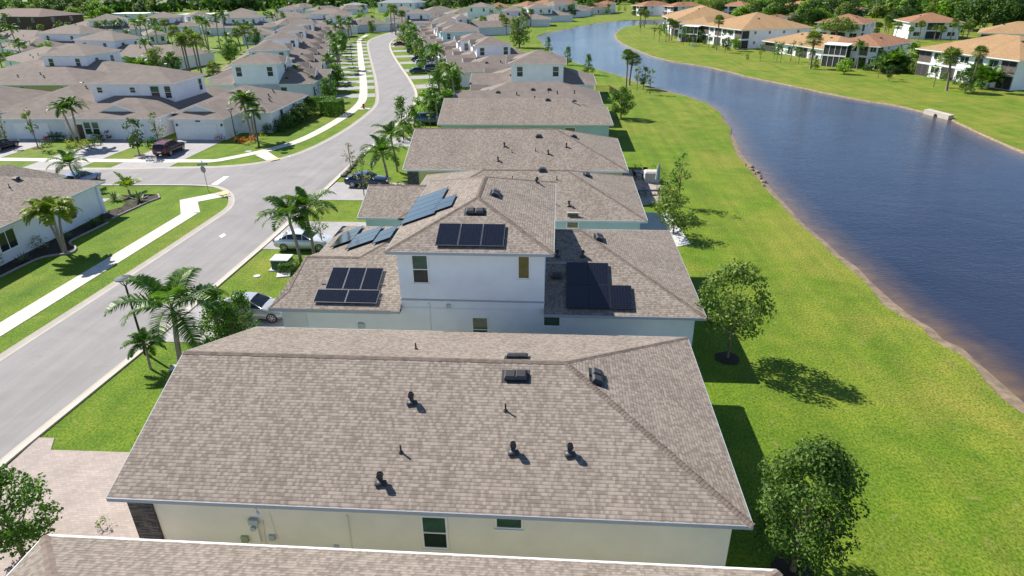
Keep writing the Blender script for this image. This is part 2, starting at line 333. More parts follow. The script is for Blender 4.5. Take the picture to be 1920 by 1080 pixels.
g = sheet('ground', outer, M['grass'], 0, [gedge])
mb = MB()
for rgp, z in ((gedge, 0.), (offset(gedge, .10, True), -.035), (offset(gedge, [ (q_-p_).length*.55 for p_, q_ in zip(gedge, shore)], True), -.09), (shore, WZ-.006), (inner, -.8)): mb.v += [(p.x, p.y, z) for p in rgp]
for j in range(4):
    for i in range(NL):
        k = (i+1) % NL; mb.f.append((j*NL+i, (j+1)*NL+i, (j+1)*NL+k, j*NL+k)); mb.m.append(0)
o = mb.build('shore', M['sand']); o['kind'] = 'structure'
# water with a shallow rim
rings = [(ring(-.3), 1.), (shore, 1.), (ring(.6), .75), (ring(1.6), .3), (ring(3.2), 0.)]
mb = MB(); att = []
for r, a in rings: mb.v += [(p.x, p.y, WZ) for p in r]; att += [a]*NL
for j in range(4):
    for i in range(NL):
        k = (i+1) % NL; mb.f.append((j*NL+i, (j+1)*NL+i, (j+1)*NL+k, j*NL+k)); mb.m.append(0)
last = [Vector((p.x, p.y, 0)) for p in ring(2.8)[::5]]; lb = len(mb.v); mb.v += [(p.x, p.y, WZ-.0015) for p in last]; att += [0.]*len(last)
for t in tessellate_polygon([last]):
    a, b, c = (last[i] for i in t); t = tuple(t) if (b-a).cross(c-a).z > 0 else tuple(reversed(t)); mb.f.append(tuple(lb+i for i in t)); mb.m.append(0)
me = mb.mesh('water', M['water']); A = me.attributes.new('shallow', 'FLOAT', 'POINT'); A.data.foreach_set('value', att)
o = link('water', me); o['kind'] = 'structure'

# road edges (asphalt side of the kerb)
RE = V2([(-26.4, -15), (-26.05, 12), (-25.78, 23), (-25.3, 31.4), (-24.95, 48.5), (-24.9, 60), (-25.15, 74), (-25.05, 95), (-25.3, 111), (-27.5, 126), (-32.3, 143), (-41.2, 171), (-52, 206), (-60, 236), (-62.5, 257), (-62.5, 285), (-56, 304), (-42, 316), (-24, 324)])
RE = RE[:6]+smoothp(RE[6:], 2)
LE1 = V2([(-33.0, -15), (-32.75, 12)])+W([(0, 678), (218, 536), (330, 462), (400, 415), (428, 396), (438, 386), (441, 374), (437, 362), (424, 353), (400, 347), (333, 345.5), (185, 346), (0, 352)])+V2([(-130, 61)])
LE1 = LE1[:4]+smoothp(LE1[4:-2], 2)+LE1[-2:]
LE2 = V2([(-130, 70.6), (-67.5, 71.5), (-53.8, 71.9), (-41.1, 73), (-37.7, 74), (-34.6, 76.6), (-32.6, 81.3), (-31.3, 91.5), (-31.3, 105.9), (-32.2, 116), (-34.8, 126.2), (-40.9, 148), (-50.1, 178.5), (-63, 221.5), (-69.5, 245), (-71.3, 262), (-71.2, 285), (-67, 305), (-55, 322), (-25, 338)])
LE2 = LE2[:3]+smoothp(LE2[3:], 2)
sheet('road', RE+list(reversed(LE2))+list(reversed(LE1)), M['asphalt'], .012)
KP = [(0, .012), (.18, .016), (.42, .06), (.56, .09), (.60, .02)]
strip('kerb', RE, KP, M['kerb']); strip('kerb', LE1, [(-d, z) for d, z in reversed(KP)], M['kerb']); strip('kerb', LE2, [(-d, z) for d, z in reversed(KP)], M['kerb'])
# pavements
_a, _b = at(-300, 786), at(343, 399.6); _t = (_b-_a).normalized(); strip('sidewalk', [_a, _b], [(0, .03), (1.5, .03)], M['walk'])
sw = W([(339, 402), (337, 375.5), (411, 361), (427, 358), (431, 364), (422, 369), (371, 379), (375.5, 398.5)])
sheet('sidewalk', sw, M['walk_plain'], .034)
WL = V2([(-130, 78), (-71.6, 77.0), (-52.3, 76.7), (-42.9, 76.9), (-40.6, 79.6), (-38.6, 82.6), (-36.6, 87), (-35.8, 95.8), (-35.7, 108.6), (-36.6, 117.9), (-38.6, 126.2), (-44.9, 148.2), (-54.1, 178.6), (-68.5, 227.4), (-76, 252), (-79, 275)])
WL = WL[:3]+smoothp(WL[3:], 2)
strip('sidewalk', WL, [(0, .034), (1.55, .034)], M['walk'])
sheet('ramp', W([(478, 291), (502, 284), (523, 298), (504, 303.5)]), M['walk_plain'], .038)
sheet('ramp_plate', W([(505, 300), (521, 296.8), (525, 299.5), (508, 303)]), M['paint_yellow'], .095)
sheet('ramp_plate', W([(408, 362.5), (425, 358.5), (431, 364), (416, 368)]), M['paint_yellow'], .095)
sheet('stop_line', W([(396, 346), (420, 331), (430, 331), (407, 347)]), M['paint_white'], .018)
sheet('road_patch', W([(411, 443), (420, 438), (424, 441), (415, 446)]), M['paint_white'], .018)

def rect(x0, x1, y0, y1): return V2([(x0, y0), (x1, y0), (x1, y1), (x0, y1)])
def drive(poly, mat='paver_grey', z=.024): return sheet('driveway', poly, M[mat], z)
drive(V2([(-24.9, 10), (-14, 10), (-14, 22.85), (-23.9, 22.75), (-24.35, 23.6), (-25.15, 23.6)]), 'paver')
drive(rect(-24.7, -14, 32.9, 38.9)); drive(rect(-24.35, -14, 48.0, 54.8)); drive(rect(-24.35, -14, 61.2, 67.4)); drive(rect(-24.5, -14, 84.2, 90))
drive(rect(-53.8, -46.8, 72.5, 90), z=.026); drive(rect(-64.9, -57.6, 72.3, 90), z=.026); drive(rect(-79, -71.5, 72, 90), z=.026); drive(rect(-92, -86, 72, 90), z=.026)
drive(rect(-60.5, -46.0, 55, 60.9), z=.026)
def along(pts, s):
    for a, b in zip(pts, pts[1:]):
        L = (b-a).length
        if s <= L: return a.lerp(b, s/L), (b-a).normalized()
        s -= L
    return pts[-1], (pts[-1]-pts[-2]).normalized()
def s_at_y(pts, y):
    s = 0
    for a, b in zip(pts, pts[1:]):
        if a.y <= y <= b.y and b.y > a.y: return s+(y-a.y)/(b.y-a.y)*(b-a).length
        s += (b-a).length
    return s

# ------------------------------------------------------------------ houses
OV = .5
def hip(rf, fs, wl, X0, X1, Y0, Y1, h, p=.363, e='hh', axis=None, base=0., caps=None, so=OV, fd=.17, wm=0, cut=None):
    """one roofed volume. X0..Y1 = eave outline, h = eave height, e = end types along the ridge ('h' hip, 'g' gable)"""
    axis = axis or ('x' if X1-X0 >= Y1-Y0 else 'y')
    if axis == 'x': T = lambda a, b, z: (a, b, z); a0, a1, b0, b1 = X0, X1, Y0, Y1
    else: T = lambda a, b, z: (-b, a, z); a0, a1, b0, b1 = Y0, Y1, -X1, -X0
    W_ = b1-b0; bm = (b0+b1)/2; zr = h+p*W_/2
    r0 = a0+(W_/2 if e[0] == 'h' else 0); r1 = a1-(W_/2 if e[1] == 'h' else 0)
    if r1 < r0+.01: r0 = r1 = (r0+r1)/2; zr = h+p*min(W_/2, (a1-a0)/2)
    A, B, C, D = T(a0, b0, h), T(a1, b0, h), T(a1, b1, h), T(a0, b1, h); P, Q = T(r0, bm, zr), T(r1, bm, zr)
    if r1-r0 < .02: rf.poly([A, B, P]); rf.poly([C, D, P])
    else:
        rf.poly([C, D, P, Q])
        if cut:
            def up_(x): d_ = min(x-a0 if e[0] == 'h' else 99, a1-x if e[1] == 'h' else 99, W_/2); return T(x, b0+d_, h+p*d_)
            L_ = [A, T(cut[0], b0, h), up_(cut[0])]+([P] if cut[0] > r0+.01 else []); R2 = [T(cut[1], b0, h), B]+([Q] if cut[1] < r1-.01 else [])+[up_(cut[1])]; rf.poly(L_); rf.poly(R2)
        else: rf.poly([A, B, Q, P])
    if e[0] == 'h': rf.poly([D, A, P])
    if e[1] == 'h': rf.poly([B, C, Q])
    # fascia boards and soffit
    t = .03
    def board(p0, p1, d=fd):
        p0, p1 = Vector(p0), Vector(p1); n = Vector(((p1-p0).y, -(p1-p0).x, 0)).normalized()*t; dz = Vector((0, 0, -d)); up = Vector((0, 0, -.004))
        fs.add([p0+up, p1+up, p1+dz, p0+dz, p0+n+up, p1+n+up, p1+n+dz, p0+n+dz], [(4, 7, 6, 5), (0, 4, 5, 1), (3, 2, 6, 7), (0, 3, 7, 4), (1, 5, 6, 2)])
    if cut: board(A, T(cut[0], b0, h)); board(T(cut[1], b0, h), B)
    else: board(A, B)
    board(C, D)
    if e[0] == 'h': board(D, A)
    else: board(D, P); board(P, A)
    if e[1] == 'h': board(B, C)
    else: board(B, Q); board(Q, C)
    z = h-fd+.015
    if cut:
        for q0, q1, qq in ((a0, cut[0], b0), (cut[1], a1, b0), (cut[0], cut[1], b0+so)): fs.poly([T(q0, b1, z), T(q1, b1, z), T(q1, qq, z), T(q0, qq, z)])
    else: fs.poly([T(a0, b1, z), T(a1, b1, z), T(a1, b0, z), T(a0, b0, z)])
    # walls
    c0, c1, d0, d1 = a0+so, a1-so, b0+so, b1-so; zt = h-.03
    w_ = [T(c0, d0, base), T(c1, d0, base), T(c1, d1, base), T(c0, d1, base), T(c0, d0, zt), T(c1, d0, zt), T(c1, d1, zt), T(c0, d1, zt)]
    wl.add(w_, [(0, 1, 5, 4), (1, 2, 6, 5), (2, 3, 7, 6), (3, 0, 4, 7)], wm)
    for k, cc in ((0, c0), (1, c1)):
        if e[k] == 'g':
            zg = zr-p*so*0-.12; tri = [T(cc, d0, zt), T(cc, bm, zg), T(cc, d1, zt)]; wl.poly(tri if k == 0 else tri[::-1], wm)
    if caps is not None:
        caps += [(P, Q)] if r1-r0 > .3 else []
        if e[0] == 'h': caps += [(A, P), (D, P)]
        if e[1] == 'h': caps += [(B, Q), (C, Q)]
    return dict(P=P, Q=Q, zr=zr)
def cap_mesh(lines):
    mb = MB()
    for a, b in lines:
        a, b = Vector(a), Vector(b); L = (b-a).length; d = (b-a)/L; n = Vector((-d.y, d.x, 0)); n.normalize(); k = int(L/.145)
        dr = .06 if abs(d.z) > .02 else .062
        for i in range(k):
            c = a+d*(i*L/k); e_ = c+d*(L/k*1.35); j = random.uniform(-.012, .012)
            lift0 = Vector((0, 0, .026)); lift1 = Vector((0, 0, .014)); s = n*(.155+j); dn = Vector((0, 0, -dr))
            mb.add([c-s+dn+lift0, c+lift0, c+s+dn+lift0, e_-s+dn+lift1, e_+lift1, e_+s+dn+lift1, c-s+dn, c+dn*.3, c+s+dn],
                   [(0, 1, 4, 3), (1, 2, 5, 4), (6, 7, 1, 0), (7, 8, 2, 1)])
    return mb
_wc = {}
def win_meshes(w_, h, style):
    key = (round(w_, 2), round(h, 2), style)
    if key in _wc: return _wc[key]
    f = MB(); t = .07; y0, y1 = -.045, .02
    f.box(-w_/2-t, w_/2+t, y0, y1, -t-.03, 0); f.box(-w_/2-t, w_/2+t, y0, y1, h, h+t); f.box(-w_/2-t, -w_/2, y0, y1, 0, h); f.box(w_/2, w_/2+t, y0, y1, 0, h)
    if style in ('sash', 'far'): f.box(-w_/2, w_/2, y0, y1, h*.49-.025, h*.49+.025)
    if style == 'double': f.box(-.03, .03, y0, y1, 0, h)
    if style == 'slide': f.box(-.03, .03, y0, y1, 0, h)
    f.box(-w_/2-t-.03, w_/2+t+.03, y0-.05, y0, -t-.05, -t+.01)
    g_ = MB(); yg = -.018
    def q(x0, x1, z0, z1, m): g_.poly([(x0, yg, z0), (x1, yg, z0), (x1, yg, z1), (x0, yg, z1)], m)
    if style in ('sash', 'far'): q(-w_/2, w_/2, 0, h*.5, 0); q(-w_/2, w_/2, h*.5, h, 1)
    elif style == 'amber': q(-w_/2, w_/2, 0, h, 2)
    elif style == 'green': q(-w_/2, w_/2, 0, h, 1)
    else: q(-w_/2, w_/2, 0, h, 0)
    r = (f.mesh('window_frame', M['trim']), g_.mesh('pane', [M['glass'], M['glass_green'], M['glass_amber']])); _wc[key] = r; return r
def window(par, x, y, z, w_, h, face='s', style='sash', label=None):
    rz = {'s': 0, 'e': math.pi/2, 'n': math.pi, 'w': -math.pi/2}[face] if isinstance(face, str) else face
    fm, pm = win_meshes(w_, h, style); o = link('window', fm, par, (x, y, z), rz); link('pane', pm, o, (0, 0, 0)); return o
_gd = {}
def garage(par, x, y, face='s', w_=4.9, h=2.15):
    k = (w_, h)
    if k not in _gd:
        mb = MB()
        for i in range(4):
            for j in range(8):
                a = -w_/2+w_*j/8; z0 = i*h/4
                mb.box(a+.03, a+w_/8-.03, -.05, .02, z0+.03, z0+h/4-.03)
        mb.box(-w_/2, w_/2, -.03, .02, 0, h); f = MB(); f.box(-w_/2-.12, -w_/2, -.07, .02, 0, h+.12); f.box(w_/2, w_/2+.12, -.07, .02, 0, h+.12); f.box(-w_/2, w_/2, -.07, .02, h, h+.12)
        _gd[k] = (mb.mesh('garage_door', M['trim']), f.mesh('door_frame', M['trim']))
    rz = {'s': 0, 'e': math.pi/2, 'n': math.pi, 'w': -math.pi/2}[face]
    o = link('garage_door', _gd[k][0], par, (x, y, 0), rz); link('door_frame', _gd[k][1], o, (0, 0, 0)); return o
def door(par, x, y, face='s', mat='door'):
    mb = MB(); mb.box(-.46, .46, -.04, .02, .05, 2.1); rz = {'s': 0, 'e': math.pi/2, 'n': math.pi, 'w': -math.pi/2}[face]
    o = mb.build('door', M[mat], par, loc=(x, y, 0), rz=rz); f = MB(); f.box(-.58, -.46, -.05, .02, 0, 2.2); f.box(.46, .58, -.05, .02, 0, 2.2); f.box(-.46, .46, -.05, .02, 2.1, 2.2); f.build('door_frame', M['trim'], o); return o
# roof vents: a round-hooded vent, a thin pipe and a flat box vent
def _vents():
    h = MB(); h.box(-.17, .17, -.19, .17, -.03, .02); h.tube([(0, 0, -.02), (0, 0, .22), (0, -.02, .30), (0, -.09, .35)], [.075, .075, .085, .09], 10); h.tube([(0, .05, .22), (0, -.15, .30)], [.10, .10], 10)
    p_ = MB(); p_.tube([(0, 0, -.05), (0, 0, .34)], [.038, .036], 8); p_.lathe([(.11, -.01), (.05, .07)], 8)
    b = MB(); b.box(-.24, .24, -.23, .20, .0, .13); b.add([(-.26, -.27, .12), (.26, -.27, .12), (.26, .22, .12), (-.26, .22, .12), (-.18, -.15, .20), (.18, -.15, .20), (.18, .15, .20), (-.18, .15, .20)], [(0, 1, 5, 4), (1, 2, 6, 5), (2, 3, 7, 6), (3, 0, 4, 7), (4, 5, 6, 7)]); b.box(-.36, .36, -.36, .32, -.01, .015)
    return h.mesh('vent_hood', M['vent'], True), p_.mesh('vent_pipe', M['vent'], True), b.mesh('box_vent', M['vent'])
VH, VP, VB = _vents()
def vent(roof, kind, x, y, z, rz=0, s=1.0, tilt=0):
    o = link({'h': 'vent_hood', 'p': 'vent_pipe', 'b': 'box_vent'}[kind], {'h': VH, 'p': VP, 'b': VB}[kind], roof, (x, y, z), rz); o.scale = (s, s, s)
    if tilt: o.rotation_euler = (tilt, 0, rz)
    return o
FP = []
def free(p, m=.8):
    for inv, bl in FP:
        q = inv @ Vector((p[0], p[1], 0))
        for b in bl:
            if b[0]-m < q.x < b[1]+m and b[2]-m < q.y < b[3]+m: return False
    return True
class House:
    def __init__(s, label, loc=(0, 0, 0), rz=0, wall='white', roof='roof_far', fascia='fascia', group=None, name='house', cat='house', wall2=None):
        s.e = empty(name, loc, rz, label, cat, group); s.rf, s.fs, s.wl = MB(), MB(), MB(); s.caps = []; s.mw, s.mr, s.mf = M[wall], M[roof], M[fascia]; s.mw2 = M[wall2] if wall2 else s.mw; s.blk = []; s.k = 0; s.W = []
    def block(s, X0, X1, Y0, Y1, h=3.0, p=.363, e='hh', axis=None, base=0., caps=False, wm=0, **kw):
        s.k += 1; h += s.k*.004; r = hip(s.rf, s.fs, s.wl, X0, X1, Y0, Y1, h, p, e, axis, base, s.caps if caps else None, wm=wm, **kw); s.blk.append((X0, X1, Y0, Y1, h, p)); return r
    def done(s, smooth=False):
        s.wall = s.wl.build('wall', [s.mw, s.mw2], s.e, uv=True); s.roof = s.rf.build('roof', s.mr, s.e, uv=True); s.fsc = s.fs.build('fascia', s.mf, s.roof)
        if s.caps: cap_mesh(s.caps).build('ridge_cap', M['cap'], s.roof)
        FP.append((s.e.matrix_basis.inverted(), [b[:4] for b in s.blk])); return s
    def rz_(s, x, y, b=0):
        X0, X1, Y0, Y1, h, p = s.blk[b]; return h+p*min(x-X0, X1-x, y-Y0, Y1-y)
    def v(s, kind, x, y, b=0, rz=0, z=None, tilt=0):
        return vent(s.roof, kind, x, y, s.rz_(x, y, b) if z is None else z, rz, tilt=tilt)
def gable_dormer(par, x, y, z, w_=2.6, d=2.2, p=.42, face=0., mats=None, clip=.0):
    """small decorative front gable: pitched roof piece with a white triangular face"""
    o = MB(); hh = w_/2*p
    o.add([(-w_/2-.15, -.18, -.06), (0, -.18, hh), (w_/2+.15, -.18, -.06), (-w_/2-.15, d*.0+.2, -.06), (0, d, hh), (w_/2+.15, .2, -.06)], [(0, 1, 4, 3), (1, 2, 5, 4)])
    r = o.build('gable_roof', mats or M['roof_far'], par, uv=True, loc=(x, y, z), rz=face)
    f = MB(); t = .13
    f.add([(-w_/2, 0, -.1), (w_/2, 0, -.1), (0, 0, hh-.1)], [(0, 1, 2)]); 
    for sx in (-1, 1): f.add([(sx*(w_/2+.17), -.22, -.08), (0, -.22, hh), (0, -.22, hh-.22), (sx*(w_/2+.17), -.22, -.26), (sx*(w_/2+.17), 0, -.08), (0, 0, hh), (0, 0, hh-.22), (sx*(w_/2+.17), 0, -.26)], [(0, 1, 2, 3), (3, 2, 6, 7), (0, 4, 5, 1)])
    f.build('gable_face', M['trim'], r, loc=(0, 0, 0)); return r

# ------------------------------------------------------------------ the row in front: near homes
ROW = 'homes in the near row between street and canal'
# nearest roof at the bottom edge
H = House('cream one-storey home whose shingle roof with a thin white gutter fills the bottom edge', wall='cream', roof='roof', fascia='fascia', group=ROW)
H.block(-17.35, 7.24, 2.0, 15.06, caps=True); H.done()
g_ = MB(); g_.box(-17.3, 7.2, 15.08, 15.15, 2.90, 2.985)
g_.build('gutter', M['fascia'], H.roof)
# big cream home
P0 = Vector((0, 17.4, 0))
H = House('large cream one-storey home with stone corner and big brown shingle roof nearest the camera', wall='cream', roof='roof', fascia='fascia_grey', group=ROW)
H.block(-16.35, 6.93, 16.92, 29.82, e='gh', caps=True); H.done(); H1 = H
Y1 = 16.92+OV
def onwall(u, v, y): return at_plane(u, v, (0, y, 0), (0, 1, 0))
def onslope(u, v, x0=None, y0=None, h=3.0, p=.363, s=1):
    if y0 is not None: return at_plane(u, v, (0, y0, h), (0, -p*s, 1))
    return at_plane(u, v, (x0, 0, h), (-p*s, 0, 1))
a = onwall(789, 968, Y1-.02); b = onwall(841, 1026, Y1-.02)
window(H.e, (a.x+b.x)/2, Y1-.02, b.z, b.x-a.x-.1, 1.5, 's', 'sash'); a = onwall(929, 975, Y1-.02); b = onwall(980, 989, Y1-.02); window(H.e, (a.x+b.x)/2, Y1-.02, b.z, b.x-a.x-.1, .55, 's', 'green')
st = MB(); st.box(-16.0, -15.05, Y1-.09, Y1+.25, 0, 2.78); st.box(-16.0, -15.75, Y1+.25, Y1+1.2, 0, 2.78); st.build('stone_veneer', M['stone'], H.e, uv=True)
for u, v in ((772, 752), (962, 845), (1068, 848), (714, 902)):
    q = onslope(u, v, y0=16.92); vent(H.roof, 'h', q.x, q.y, q.z, R_(8), 1.2)
for u, v in ((948, 770), (752, 848)): q = onslope(u, v, y0=16.92); vent(H.roof, 'p', q.x, q.y, q.z)
for u, v in ((957, 705), (977, 705)): q = onslope(u, v, y0=16.92); vent(H.roof, 'b', q.x, q.y, q.z, 0, 1.0, R_(20))
q = at_plane(1117, 702, (6.93, 0, 3), (.363, 0, 1)); vent(H.roof, 'b', q.x, q.y, q.z, R_(90), 1.0, R_(20)); vent(H.roof, 'b', q.x, q.y-.5, q.z, R_(90), 1.0, R_(20))
for u, v in ((961, 671), (979, 671)): q = at_plane(u, v, (0, 29.82, 3), (0, .363, 1)); vent(H.roof, 'b', q.x, q.y, q.z, R_(180), 1.0, R_(20))
q = at_plane(780, 655, (0, 29.82, 3), (0, .363, 1)); vent(H.roof, 'p', q.x, q.y, q.z)
# wall equipment
def wbox(par, u0, v0, u1, v1, y, name, mat, d=.16):
    a = onwall(u0, v0, y); b = onwall(u1, v1, y); mb = MB(); mb.box(a.x, b.x, y-d, y+.01, b.z, a.z); return mb.build(name, M[mat], par)
wbox(H.e, 467, 970, 487, 980, Y1, 'meter_panel', 'meter'); mp_ = wbox(H.e, 470, 980, 492, 1014, Y1, 'meter_panel', 'cream', .12)
a = onwall(476, 989, Y1-.14); mb = MB(); mb.tube([(a.x, Y1-.26, a.z), (a.x, Y1-.1, a.z)], [.10, .10], 12); mb.build('electric_meter', M['meter'], H.e)
wbox(H.e, 453, 1003, 468, 1014, Y1, 'junction_box', 'meter_green', .12); wbox(H.e, 505, 1001, 518, 1010, Y1, 'junction_box', 'meter', .12); wbox(H.e, 627, 1020, 636, 1029, Y1, 'junction_box', 'meter', .1)
mb = MB()
for u0, v0, u1, v1, r in ((505, 958, 518, 1001, .012), (651, 965, 660, 1034, .03), (493, 975, 497, 1012, .02)):
    a = onwall(u0, v0, Y1); b = onwall(u1, v1, Y1); mb = MB(); mb.tube([(a.x, Y1-.04, a.z), (b.x, Y1-.04, b.z-.2)], [r, r], 6); mb.build('conduit', M['cream'], H.e)
mb = MB(); a = onwall(484, 955, Y1-.4)
mb.tube([(a.x, Y1-.52, 2.82), (a.x, Y1-.56, 2.62)], [.035, .05], 8); mb.tube([(a.x+.02, Y1-.56, 2.7), (a.x+.12, Y1-.62, 2.64)], [.04, .06], 8); mb.build('flood_light', M['trim'], H.fsc)

# two-storey solar home
XL, XR, YN, YF = -16.55, 8.36, 32.02, 45.75
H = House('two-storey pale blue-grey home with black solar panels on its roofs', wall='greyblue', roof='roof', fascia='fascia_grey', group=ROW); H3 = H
H.block(XL+.1, XR, YN+.004, YF, caps=False, cut=(-8.86, -.64))
# garage wing under the same eave, with a clipped end
zw = 3.0+.363*4.2
H.rf.poly([(XL, YN, 3.0), (-8.86, YN, 3.0), (-8.86, YN+4.2, zw), (XL+1.0, YN+4.2, zw), (XL+.75, YN+1.3, 3.0+.363*1.3)])
H.rf.poly([(XL, YN, 3.0), (XL+.75, YN+1.3, 3.472), (XL+1.0, YN+4.2, zw), (XL, YN+8.4, 3.0)]); H.rf.poly([(XL+1.0, YN+4.2, zw), (-9.4, YN+4.2, zw), (-9.4, YN+8.4, 3.0), (XL, YN+8.4, 3.0)])
H.fs.box(XL-.02, -9.4, YN-.03, YN, 2.8, 3.0); H.fs.box(XL-.04, XL-.01, YN-.03, YN+8.4, 2.8, 3.0)
UX0, UX1, UY0, UY1, UH = -9.36, -.14, 32.05, 45.6, 6.66
H.caps += [((XL, YN, 3.0), (XL+.75, YN+1.3, 3.472)), ((XL+.75, YN+1.3, 3.472), (XL+1.0, YN+4.2, zw)), ((XL+1, YN+4.2, zw), (-12.2, YN+4.2, zw)), ((-12.2, YN+4.2, zw), (-9.4, YN+6.9, 5.5))]
H.caps += [((XR, YN, 3.0), (XR-6.85, YN+6.87, 5.49)), ((XR-6.85, YN+6.87, 5.49), (-.3, YN+6.87, 5.49))]
H.block(UX0, UX1, UY0, UY1, UH, base=0, caps=True); H.done()
yw = UY0+OV
# recessed ground-floor wall band is flush; a drip line marks the storey
mb = MB(); a = onwall(763, 561, yw); mb.box(UX0+OV-.05, UX1-OV+.05, yw-.05, yw+.01, a.z-.05, a.z+.03); mb.build('belt_course', M['fascia_grey'], H.e)
def wpx(Hs, u0, v0, u1, v1, y, style, hmin=None):
    a = onwall(u0, v0, y); b = onwall(u1, v1, y); return window(Hs.e, (a.x+b.x)/2, y, b.z+.06, b.x-a.x-.14, (hmin or a.z-b.z-.12), 's', style)
wpx(H, 770, 477, 806, 531, yw-.01, 'sash'); wpx(H, 970, 479, 994, 523, yw-.01, 'amber'); wpx(H, 884, 590, 917, 640, yw-.01, 'sash', 1.5); wpx(H, 1018, 592, 1051, 612, YN+OV-.02, 'green')
mb = MB(); a = onwall(804, 568, yw); mb.tube([(a.x, yw-.05, a.z), (a.x, yw-.05, 0)], [.05, .05], 8); mb.build('downspout', M['greyblue'], H.e)
wbox(H.e, 672, 605, 684, 614, YN+OV, 'meter_panel', 'meter', .14); wbox(H.e, 837, 570, 845, 576, yw, 'junction_box', 'meter', .1)
mb = MB(); mb.box(-16.04, -14.6, YN+OV-.06, YN+OV+.1, 0, 2.8); mb.build('wall_panel', M['pale'], H.e)
# solar arrays
PW, PH = 1.04, 1.86
def panel_mesh(w_, h):
    f = MB(); t = .022
    f.box(0, w_, 0, t, 0, .04); f.box(0, w_, h-t, h, 0, .04); f.box(0, t, t, h-t, 0, .04); f.box(w_-t, w_, t, h-t, 0, .04)
    g = MB(); g.poly([(t, t, .036), (w_-t, t, .036), (w_-t, h-t, .036), (t, h-t, .036)])
    return f.mesh('solar_panel', M['panel_frame']), g.mesh('solar_glass', M['solar'], uv=True)
PM = {}
def panel(par, o, ex, ey, w_, h, black=False):
    k = (round(w_, 3), round(h, 3), black)
    if k not in PM: PM[k] = panel_mesh(w_, h)
    if black and PM[k][0].materials[0] != M['black']: PM[k][0].materials[0] = M['black']
    ex = Vector(ex).normalized(); ey = Vector(ey); ey = (ey-ex*ey.dot(ex)).normalized(); n = ex.cross(ey)
    p = link('solar_panel', PM[k][0], par); p.matrix_basis = Matrix.Translation(Vector(o)+n*.10) @ Matrix((ex, ey, n)).transposed().to_4x4(); link('solar_glass', PM[k][1], p)
    return p
def rail(a, b): rails = MB(); rails.tube([Vector(a)+Vector((0, 0, .06)), Vector(b)+Vector((0, 0, .06))], [.03, .03], 4); rails.build('mounting_rail', M['steel'], H.roof)
S = Vector((0, 1, .363)).normalized(); EX = Vector((1, 0, 0))
# lower left array on the front slope: three upright over two lying
q = onslope(588, 569, y0=YN)
for i in range(2): panel(H.roof, q+EX*(PH+.02)*i, EX, S, PH, PW)
q2 = q+S*(PW+.02)+EX*(.42)
for i in range(3): panel(H.roof, q2+EX*(PW+.02)*i, EX, S, PW, PH)
rail(q+S*.4, q+S*.4+EX*3.9); rail(q+S*1.6, q+S*1.6+EX*3.9)
# upper front slope: three upright
q = onslope(816, 463, y0=UY0, h=UH)
for i in range(3): panel(H.roof, q+EX*(1.24+.02)*i, EX, S, 1.24, PH)
rail(q+S*.4, q+S*.4+EX*3.8)
# lower right array: 2 x (2 columns) then one more
q = onslope(1062, 580, y0=YN)
for i in range(2):
    for j in range(2): panel(H.roof, q+EX*(1.24+.01)*i+S*(PH+.01)*j, EX, S, 1.24, PH, True)
panel(H.roof, q+EX*2.5+S*.0, EX, S, 1.24, PH, True)
mb = MB(); c0 = onslope(1015, 497, y0=YN); c1 = onslope(1062, 497, y0=YN)
for dz in (0, .16): mb = MB(); mb.tube([c0+Vector((0, dz, .12)), c1+Vector((0, dz, .12))], [.022, .022], 6); mb.build('conduit', M['steel'], H.roof)

# west slopes
SW = Vector((1, 0, .363)).normalized(); EY = Vector((0, 1, 0))
def warr(u, v, x0, h, cols, w_=PH, hh=PW):
    q = at_plane(u, v, (x0, 0, h), (-.363, 0, 1))
    for c, (n0, n1) in enumerate(cols):
        for r in range(n0, n1): panel(H.roof, q+EY*(hh+.01)*r+SW*(w_+.02)*c, SW, EY, w_, hh, True)
warr(620, 467, XL, 3.0, [(0, 3)], 1.75, .93); warr(648, 471, XL, 3.0, [(0, 3)], 2.1, .90); warr(699, 460, XL, 3.0, [(0, 2)], 1.3, 1.1)
warr(752, 425, UX0, UH, [(0, 5)], 2.25, 1.04); warr(812, 401, UX0, UH, [(0, 2)], 1.25, 1.1)
q = onslope(891, 397, y0=UY0, h=UH); 
for dx in (-.27, .27): vent(H.roof, 'b', q.x+dx, q.y, q.z, 0, 1, R_(20))
q = at_plane(929, 362, (UX1, 0, UH), (.363, 0, 1)); vent(H.roof, 'b', q.x, q.y, q.z, R_(90), 1, R_(20)); vent(H.roof, 'b', q.x, q.y-.5, q.z, R_(90), 1, R_(20))
q = at_plane(1006, 342, (UX1, 0, UH), (.363, 0, 1)); vent(H.roof, 'h', q.x, q.y, q.z, R_(30))
q = at_plane(1122, 444, (XR, 0, 3), (.363, 0, 1)); vent(H.roof, 'b', q.x, q.y, q.z, R_(90), 1, R_(20)); vent(H.roof, 'b', q.x, q.y-.5, q.z, R_(90), 1, R_(20))
for u, v, k in ((1093, 480, 'h'), (1044, 518, 'b'), (1045, 480, 'h')): q = onslope(u, v, y0=YN); vent(H.roof, k, q.x, q.y, q.z)

